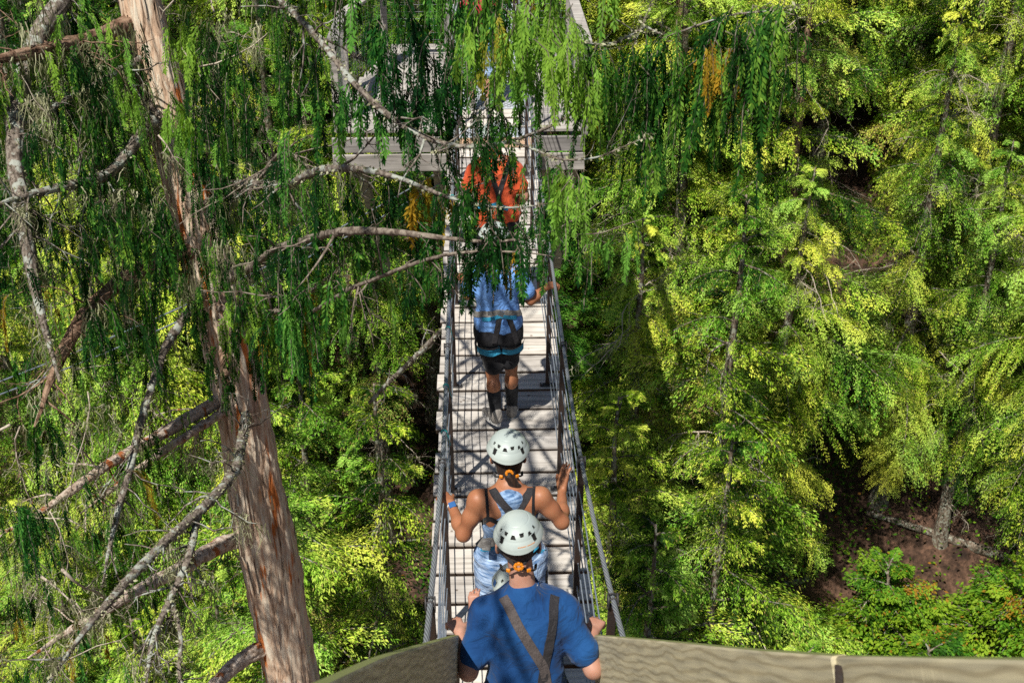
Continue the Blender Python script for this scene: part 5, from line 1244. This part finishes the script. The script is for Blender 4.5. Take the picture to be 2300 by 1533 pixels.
# beaded white band seen at the neckline
mb=MB()
for a in np.linspace(math.pi*1.08,math.pi*1.92,24): box(mb,[neck[0]+.061*math.cos(a),neck[1]+.012+.057*math.sin(a),neck[2]+.029+.018*math.sin(a)],(.004,.004,.010),bev=.001)
mb.build('neck_chain',M['white'],A,smooth=False)
bvA=[bvh_of(shirt)]
X_=atY(1222,1498,4.55)
for nm,pts in (('L',[atY(1130,1340,4.7),atY(1140,1358,4.6),atY(1166,1410,4.55),X_,atY(1240,1620,4.5)]),('R',[atY(1247,1338,4.7),atY(1247,1356,4.6),atY(1242,1410,4.55),X_,atY(1205,1620,4.5)])):
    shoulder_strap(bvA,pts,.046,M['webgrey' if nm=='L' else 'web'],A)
buckle(A,X_+[0,.045,.0],[0,-1,.35],[.3,0,1],.05,.035,'web',.008,'strap_slider')
hA,LHa,RHa=helmet(A,hc+np.array([.0,-.005,.050]),(-.10,.02,1),(.02,1,-.06),.94)
hA.rotation_euler=(0,0,0)
adjuster(A,LA,RmA)
# small orange print near the shell's rear rim
mb=MB()
for i in range(17):
    if i in (8,): continue
    t=-.02+i*.045; al=math.pi*.5*.93
    p=LHa(-math.sin(-t)*.1185,-math.cos(t)*.1405,-.0+.010); box(mb,p,(.0035,.0025,.006),RHa@np.array(Matrix.Rotation(t,3,'Z')),bev=.0005)
mb.build('print',M['orangeplastic'],hA,smooth=False)
pt=Sdf(.03)
pt.tor(torso_rows(TORSO_M,0,1,neck,hip,1.06,1.1,.012,z0=.80,z1=1.06),k=.03); leg(pt,hip+[-.09,0,-.05],kL,kL,1.0,.03); leg(pt,hip+[.09,0,-.05],kR,kR,1.0,.03)
sdf_obj('shorts',pt,M['blackcloth'],A,.008,wr=.003)
foot(A,aL,.1);foot(A,aR,-.1)
part_local(A)

# ---- B: woman in the blue tank top
B=person('woman in a blue racerback tank top with dark braid, both hands raised',(0.02,5.66,deck_z(5.66)))
hip=atY(1147,1262,5.66); hip[2]=1.0; neck=atY(1143,1092,5.68)
shL=atY(1074,1122,5.64); shR=atY(1214,1116,5.64); elL=atY(1041,1200,5.62); elR=atY(1262,1172,5.62); wrL=atY(1013,1130,5.87); wrR=atY(1262,1102,5.90)
sd=Sdf(.03); sd.tor(torso_rows(TORSO_F,0,1,neck,hip,1.0,1.0),k=.04)
hc=atY(1141,1018,5.80)
sd.cap(neck-[0,0,.04],hc-[0,.03,.03],.050,.048,k=.05)
for s_ in (-1,1):   # shoulder blades
    sd.ell(neck+np.array([s_*.075,-.075,-.13]),(.05,.022,.07),None,.04)
LB,RmB=add_head(sd,hc,(.0,.05,1),(-.03,1,-.10),.95)
sd.cap(neck+[-.05,0,-.045],shL,.040,.050,k=.05); sd.cap(neck+[.05,0,-.045],shR,.040,.050,k=.05)
arm(sd,shL,elL,wrL,.96); arm(sd,shR,elR,wrR,.96)
hand_prims(sd,wrL,(-.50,.65,.15),(-.1,.0,-1),'L',.95,.0,.94,.5); hand_prims(sd,wrR,(.12,.45,.72),(.75,.55,-.25),'R',.16,.03,.96,.3)
kL=[-.10,5.68,.50];kR=[.13,5.70,.50];aL=[-.10,5.62,.15];aR=[.13,5.72,.15]
leg(sd,hip+[-.09,0,-.05],kL,aL,.95);leg(sd,hip+[.09,0,-.05],kR,aR,.95)
bodyB=sdf_obj('body',sd,M['skin2'],B,.0055); eyes(B,LB)
bvb=[bvh_of(bodyB)]
hr=Sdf(.02); hr.ell(LB(0,-.020,.022),np.array([.084,.094,.092])*.95,RmB,.01); hr.ell(LB(0,-.06,-.045),np.array([.074,.052,.075])*.95,RmB,.03)
br=[LB(.0,-.10,-.06),LB(.015,-.125,-.10),LB(.035,-.125,-.135),LB(.06,-.10,-.165),LB(.07,-.06,-.20)]
for i in range(len(br)-1):
    for u in (0,.5):
        p=br[i]*(1-u)+br[i+1]*u; hr.ell(p+[.006*(-1)**(int(u*2)),-.01,0],(.027,.022,.024),None,.012)
sdf_obj('hair',hr,M['hair'],B,.0055,wr=.002,wf=50)
tk=Sdf(.02); tk.tor(torso_rows(TORSO_F,0,1,neck,hip,1.0,1.0,.010,z0=.99,z1=neck[2]-.135),k=.03)
tk.cap(neck+[0,-.062,-.26],neck+[0,-.060,-.05],.070,.050,k=.05); tk.ell(neck+[0,-.045,-.06],(.088,.055,.065),None,.04)
tank=sdf_obj('tank_top',tk,M['heather'],B,.0055,wr=.0035,wf=12,seed=3)
bvt=[bvh_of(tank),bvb[0]]
Xb=atY(1154,1160,5.6)
for pts in ([atY(1106,1098,5.7),atY(1114,1112,5.6),Xb,atY(1190,1235,5.6)],[atY(1191,1096,5.7),atY(1187,1110,5.6),Xb,atY(1120,1235,5.6)]):
    shoulder_strap(bvt,pts,.046,M['web'],B)
for pts in ([atY(1091,1086,5.75),atY(1092,1110,5.6),atY(1097,1168,5.6)],[atY(1199,1086,5.75),atY(1199,1110,5.6),atY(1196,1168,5.6)]):
    shoulder_strap(bvt,pts,.016,M['blackcloth'],B,'bra_strap')
strap('bra_band',bvt,[atY(1072,1186,5.62),atY(1098,1172,5.5),atY(1120,1182,5.5)],.03,M['blackcloth'],B,ray=(0,1,-.35))
lg=Sdf(.03); lg.tor(torso_rows(TORSO_F,0,1,neck,hip,1.03,1.05,.010,z0=.80,z1=1.075),k=.03); leg(lg,hip+[-.09,0,-.05],kL,aL,1.0,.008); leg(lg,hip+[.09,0,-.05],kR,aR,1.0,.008); lg.ell(hip+[-.075,-.06,-.05],(.085,.07,.085),None,.04); lg.ell(hip+[.075,-.06,-.05],(.085,.07,.085),None,.04)
legs=sdf_obj('leggings',lg,M['denim'],B,.006,wr=.002,wf=30,seed=2)
bvl=[bvh_of(legs),bvt[0]]
strap('waist_belt',bvl,[atY(1076,1226,5.75),atY(1090,1232,5.55),atY(1148,1240,5.5),atY(1205,1236,5.55),atY(1226,1230,5.75)],.040,M['cyan'],B)
strap('belt_pad',bvl,[atY(1078,1216,5.72),atY(1092,1222,5.56),atY(1125,1228,5.5)],.055,M['webtan'],B,off=.012)
strap('side_strap',bvl,[atY(1224,1222,5.7),atY(1224,1262,5.62),atY(1222,1310,5.62)],.03,M['web'],B)
buckle(B,atY(1094,1222,5.52),[-.2,-1,.4],[0,0,1],.045,.055,'webtan',.02)
# watch
w_=wrL-(wrL-elL)*.12; mb=MB(); d_=unit(wrL-elL); a_=unit(np.cross(d_,[0,0,1.]));b2=np.cross(d_,a_); th=np.linspace(0,2*np.pi,24); tube(mb,w_+.028*(np.cos(th)[:,None]*a_+np.sin(th)[:,None]*b2),.005,6,flat=1.0); wb=mb.build('watch_band',M['white'],B)
buckle(B,w_+np.array([.0,-.016,.024]),[-.1,-.5,1],d_,.038,.034,'watch',.010,'watch_face')
helmet(B,hc+np.array([0,-.004,.040]),(.0,.03,1),(-.02,1,-.05),.93); adjuster(B,LB,RmB)
foot(B,aL,.1,.93);foot(B,aR,-.1,.93); part_local(B)

# ---- K: child hidden between the two
K=person('small child nearly hidden before the nearest man, helmet edge and raised hand showing',(-.03,5.2,deck_z(5.2)))
hc=atY(1157,1312,5.20); neck=hc+[0,-.02,-.15]; hip=neck+[0,-.02,-.36]
sd=Sdf(.03); sd.tor(torso_rows(TORSO_M,0,1,neck,hip,.66,.72),k=.03); LK,RmK=add_head(sd,hc,(0,.0,1),(-.1,1,-.1),.88); sd.cap(neck,hc,.036,.036,k=.03)
wr=atY(1063,1368,5.25); el=wr+np.array([.02,-.05,-.16]); sL=neck+[-.125,0,-.06]; arm(sd,sL,el,wr,.66); hand_prims(sd,wr,(.05,.45,.85),(.2,.9,-.3),'L',.55,.0,.78,.4)
sR=neck+[.125,0,-.06]; eR=sR+[.03,-.02,-.18]; wR=eR+[-.01,.15,.02]; arm(sd,sR,eR,wR,.66); hand_prims(sd,wR,(0,1,0),(0,.1,-1),'R',.6,0,.75,.4)
leg(sd,hip+[-.06,0,-.03],hip+[-.06,0,-.25],[hip[0]-.06,5.17,.18],.62);leg(sd,hip+[.06,0,-.03],hip+[.06,0,-.25],[hip[0]+.06,5.17,.18],.62)
sdf_obj('body',sd,M['skin'],K,.006); eyes(K,LK)
t=Sdf(.03); t.tor(torso_rows(TORSO_M,0,1,neck,hip,.68,.74,.012,z0=hip[2]-.03,z1=neck[2]-.01),k=.03); t.cap(sL,sL+(el-sL)*.5,.045,.045); t.cap(sR,sR+(eR-sR)*.5,.045,.045); sdf_obj('tshirt',t,M['redcloth'],K,.008,wr=.002)
t=Sdf(.03); t.tor(torso_rows(TORSO_M,0,1,neck,hip,.68,.74,.014,z0=hip[2]-.08,z1=hip[2]),k=.03); leg(t,hip+[-.06,0,-.03],hip+[-.06,0,-.25],hip+[-.06,0,-.25],.62,.02); leg(t,hip+[.06,0,-.03],hip+[.06,0,-.25],hip+[.06,0,-.25],.62,.02); sdf_obj('shorts',t,M['blackcloth'],K,.008)
h_=Sdf(.01); h_.ell(LK(0,-.02,.02),np.array([.08,.09,.088])*.88,RmK); sdf_obj('hair',h_,M['shorthair'],K,.008)
hk,LH,RH=helmet(K,hc+np.array([0,-.0,.005]),(.06,0,1),(-.1,1,0),.96)
buckle(hk,LH(-.112,-.025,.03),RH@np.array([-1,-.2,.2]),RH[:,2],.026,.034,'watch',.003,'emblem')
mb=MB(); d_=unit(wr-el); a_=unit(np.cross(d_,[0,0,1.]));b2=np.cross(d_,a_); th=np.linspace(0,2*np.pi,20); tube(mb,wr-d_*.03+.022*(np.cos(th)[:,None]*a_+np.sin(th)[:,None]*b2),.009,6); mb.build('wristband',M['web'],K)
foot(K,[hip[0]-.06,5.17,.18],0,.68);foot(K,[hip[0]+.06,5.17,.18],0,.68); part_local(K)

# ---- C: walker in the light blue t-shirt
C_=person('person in a light blue t-shirt, black shorts and black socks holding the right hand cable',(-.02,8.72,0))
hip=atY(1120,762,8.70); hip[2]=.88; neck=atY(1112,588,8.72); hc=atY(1110,535,8.84)
shL=atY(1066,612,8.70); shR=atY(1160,610,8.70); elL=atY(1050,662,8.68); elR=atY(1192,674,8.72); wrL=atY(1040,628,8.92); wrR=atY(1226,645,8.82)
sd=Sdf(.03); sd.tor(torso_rows(TORSO_M,0,1,neck,hip,.95,.98),k=.04); sd.cap(neck-[0,0,.04],hc-[0,.02,.03],.05,.05,k=.04); LC,RmC=add_head(sd,hc,(0,.25,1),(0,1,-.3),.95)
arm(sd,shL,elL,wrL,.92); arm(sd,shR,elR,wrR,.92); hand_prims(sd,wrL,(-.3,.8,.1),(0,0,-1),'L',.8,0,.95,.5); hand_prims(sd,wrR,(.80,.30,.12),(.0,.1,-1),'R',.85,.0,.98,.4)
kL=atY(1106,836,8.72);kR=atY(1148,822,8.80);aL=atY(1113,925,8.60);aR=atY(1150,912,8.84)
leg(sd,hip+[-.085,0,-.05],kL,aL,.93);leg(sd,hip+[.085,0,-.05],kR,aR,.93)
bd=sdf_obj('body',sd,M['skin2'],C_,.0065); eyes(C_,LC)
h_=Sdf(.02); h_.ell(LC(0,-.03,.0),np.array([.086,.095,.11])*.95,RmC); h_.cap(LC(0,-.05,-.05),neck+[0,-.05,.0],.06,.05); sdf_obj('hair',h_,M['hair'],C_,.008,wr=.002,wf=40)
t=Sdf(.05); t.tor(torso_rows(TORSO_M,0,1,neck,hip,.96,1.08,.014,z0=.86,z1=neck[2]-.02,curve=.01),k=.05)
for s_,e_ in ((shL,elL),(shR,elR)): q=s_+(e_-s_)*.68; t.cap(s_,q,.060,.068,k=.03)
t.cap(neck-[0,0,.03],neck,.07,.062,k=.04)
ts=sdf_obj('tshirt',t,M['sky'],C_,.0065,wr=.006,wf=9,seed=5)
s_=Sdf(.03); s_.tor(torso_rows(TORSO_M,0,1,neck,hip,.96,1.0,.010,z0=.78,z1=.96),k=.03); leg(s_,hip+[-.085,0,-.05],kL+(hip-kL)*.18,kL+(hip-kL)*.18,.95,.020); leg(s_,hip+[.085,0,-.05],kR+(hip-kR)*.18,kR+(hip-kR)*.18,.95,.020)
s_.ell(hip+[-.07,-.06,-.06],(.085,.075,.09),None,.04); s_.ell(hip+[.07,-.06,-.06],(.085,.075,.09),None,.04)
so_=sdf_obj('shorts',s_,M['blackcloth'],C_,.0075,wr=.003,wf=10)
for k_,a_ in ((kL,aL),(kR,aR)):
    q=Sdf(.01); q.cap(a_+(k_-a_)*.5,a_,.055,.042); q.cap(a_,a_-[0,.01,.05],.042,.04); sdf_obj('sock',q,M['sock'],C_,.006)
foot(C_,aL,.5,1.0); foot(C_,aR,-.12,1.0)
bv=[bvh_of(ts),bvh_of(so_)]
strap('waist_belt',bv,[atY(1068,704,8.72),atY(1080,708,8.55),atY(1120,712,8.5),atY(1158,706,8.55),atY(1172,700,8.72)],.045,M['webtan'],C_,off=.008)
strap('belt_pad',bv,[atY(1084,716,8.6),atY(1120,719,8.5),atY(1160,712,8.6)],.030,M['cyan'],C_,off=.010)
for pts in ([atY(1124,700,8.5),atY(1118,740,8.5),atY(1110,775,8.5)],[atY(1136,700,8.5),atY(1152,740,8.5),atY(1162,775,8.5)]): strap('leg_strap',bv,pts,.042,M['web'],C_,off=.006,ray=(0,1,-.3))
for pts in ([atY(1070,770,8.7),atY(1082,784,8.55),atY(1105,790,8.52),atY(1122,782,8.55)],[atY(1128,782,8.55),atY(1148,788,8.52),atY(1168,778,8.6),atY(1172,768,8.7)]):
    strap('leg_loop',bv,[np.array(p)-[0,0,.03] for p in pts],.062,M['cyan'],C_,off=.016,ray=(0,1,-.3)); strap('leg_loop_webbing',bv,[np.array(p)+[0,0,.015] for p in pts],.036,M['web'],C_,off=.020,ray=(0,1,-.3))
buckle(C_,atY(1100,703,8.52),[0,-1,.2],[0,0,1],.03,.035); buckle(C_,atY(1126,704,8.52),[0,-1,.2],[.4,0,1],.04,.04,'metal',.012)
mb=MB(); tube(mb,[atY(1072,742,8.6),atY(1068,770,8.6),atY(1071,800,8.62)],.010,6); mb.build('strap_end',M['web'],C_)
helmet(C_,hc+np.array([0,-.006,.038]),(0,.22,1),(0,1,-.2),.95); part_local(C_)

# ---- D: orange t-shirt
D_=person('person in an orange t-shirt seen from behind through the hanging cedar branches',(-.0,10.72,0.01))
hip=atY(1114,500,10.72); hip[2]=.93; neck=atY(1112,350,10.74); hc=atY(1112,306,10.86)
shL=atY(1066,384,10.70); shR=atY(1156,384,10.70); elL=atY(1046,440,10.68); elR=atY(1178,440,10.66); wrL=atY(1058,462,10.9); wrR=atY(1160,462,10.9)
sd=Sdf(.03); sd.tor(torso_rows(TORSO_M,0,1,neck,hip,1.05,1.08),k=.04); sd.cap(neck-[0,0,.04],hc-[0,.02,.03],.056,.054,k=.04); LD_,RmD=add_head(sd,hc,(0,.15,1),(0,1,-.2),1.0)
arm(sd,shL,elL,wrL,1.05); arm(sd,shR,elR,wrR,1.05); hand_prims(sd,wrL,(.3,.9,.1),(0,0,-1),'L',.7,0,1,.5); hand_prims(sd,wrR,(-.3,.9,.1),(0,0,-1),'R',.7,0,1,.5)
kL=np.array([-.10,10.74,.50]);kR=np.array([.10,10.74,.50]);aL=np.array([-.10,10.68,.11]);aR=np.array([.10,10.76,.11])
leg(sd,hip+[-.09,0,-.05],kL,aL);leg(sd,hip+[.09,0,-.05],kR,aR); sdf_obj('body',sd,M['skin'],D_,.008); eyes(D_,LD_)
h_=Sdf(.02); h_.ell(LD_(0,-.02,.02),np.array([.082,.092,.09]),RmD); sdf_obj('hair',h_,M['shorthair'],D_,.009)
t=Sdf(.05); t.tor(torso_rows(TORSO_M,0,1,neck,hip,1.12,1.15,.018,z0=.88,z1=neck[2]-.02),k=.05)
for s_,e_ in ((shL,elL),(shR,elR)): t.cap(s_,s_+(e_-s_)*.6,.068,.076,k=.06)
t.cap(neck-[0,0,.03],neck,.075,.066,k=.04); ts=sdf_obj('tshirt',t,M['orange'],D_,.0075,wr=.006,wf=8,seed=8)
s_=Sdf(.03); s_.tor(torso_rows(TORSO_M,0,1,neck,hip,1.05,1.1,.012,z0=.78,z1=.98),k=.03); leg(s_,hip+[-.09,0,-.05],kL,kL,1.0,.025); leg(s_,hip+[.09,0,-.05],kR,kR,1.0,.025); so_=sdf_obj('shorts',s_,M['blackcloth'],D_,.009)
bv=[bvh_of(ts),bvh_of(so_)]
strap('waist_belt',bv,[atY(1062,462,10.8),atY(1080,464,10.6),atY(1120,467,10.5),atY(1160,464,10.8)],.04,M['cyan'],D_,off=.008)
Xd=atY(1120,432,10.5)
for pts in ([atY(1150,356,10.9),atY(1142,370,10.6),Xd,atY(1122,462,10.55)],[atY(1090,352,10.9),atY(1096,372,10.6),Xd]): shoulder_strap(bv,pts,.045,M['web'],D_)
strap('back_strap',bv,[atY(1122,462,10.5),atY(1120,500,10.5)],.05,M['web'],D_,off=.01)
helmet(D_,hc+np.array([0,-.005,.038]),(0,.15,1),(0,1,-.1),1.0); foot(D_,aL,.1);foot(D_,aR,-.1); part_local(D_)

# ---- E: far person on the grip panels
E_=person('distant person in red t-shirt and turquoise harness at the top edge of view',(-.12,16.1,deck_z(16.1)))
hip=np.array([-.12,16.1,1.18]); neck=np.array([-.12,16.14,1.70]); hc=neck+[0,.09,.14]; shL=neck+[-.19,0,-.09]; shR=neck+[.19,0,-.09]
sd=Sdf(.03); sd.tor(torso_rows(TORSO_M,0,1,neck,hip,1,1),k=.04); sd.cap(neck-[0,0,.04],hc,.055,.055,k=.04); LE,RmE=add_head(sd,hc,(0,.1,1),(0,1,-.1),1.0)
elL=shL+[-.05,-.03,-.27];elR=shR+[.05,-.03,-.27];wrL=elL+[.02,.24,.0];wrR=elR+[-.02,.24,0]; arm(sd,shL,elL,wrL);arm(sd,shR,elR,wrR); hand_prims(sd,wrL,(-.1,1,0),(0,0,-1),'L',.6,0,1);hand_prims(sd,wrR,(.1,1,0),(0,0,-1),'R',.6,0,1)
kL=hip+[-.1,0,-.45];kR=hip+[.1,0,-.45];aL=hip+[-.1,-.05,-.82];aR=hip+[.1,0,-.82]; leg(sd,hip+[-.09,0,-.05],kL,aL);leg(sd,hip+[.09,0,-.05],kR,aR); sdf_obj('body',sd,M['skin'],E_,.009); eyes(E_,LE)
t=Sdf(.05); t.tor(torso_rows(TORSO_M,0,1,neck,hip,1.06,1.12,.016,z0=1.12,z1=neck[2]-.02),k=.05)
for s_,e_ in ((shL,elL),(shR,elR)): t.cap(s_,s_+(e_-s_)*.6,.066,.072,k=.06)
ts=sdf_obj('tshirt',t,M['redcloth'],E_,.009,wr=.004)
s_=Sdf(.03); s_.tor(torso_rows(TORSO_M,0,1,neck,hip,1.03,1.05,.012,z0=1.02,z1=1.2),k=.03); leg(s_,hip+[-.09,0,-.05],kL,kL,1,.02); leg(s_,hip+[.09,0,-.05],kR,kR,1,.02); so_=sdf_obj('shorts',s_,M['denim'],E_,.009)
bv=[bvh_of(ts),bvh_of(so_)]
strap('waist_belt',bv,[hip+[-.2,-.02,.12],hip+[-.1,-.16,.12],hip+[.1,-.16,.12],hip+[.2,-.02,.12]],.05,M['cyan'],E_,off=.008)
for sg in (-1,1): strap('leg_loop',bv,[hip+[sg*.19,-.02,-.10],hip+[sg*.12,-.14,-.13],hip+[sg*.02,-.13,-.13]],.06,M['cyan'],E_,off=.008)
h_=Sdf(.02); h_.ell(LE(0,-.02,.02),np.array([.082,.092,.09]),RmE); sdf_obj('hair',h_,M['shorthair'],E_,.009)
helmet(E_,hc+np.array([0,-.005,.038]),(0,.1,1),(0,1,-.1),1.0); foot(E_,aL,.1);foot(E_,aR,-.1); part_local(E_)
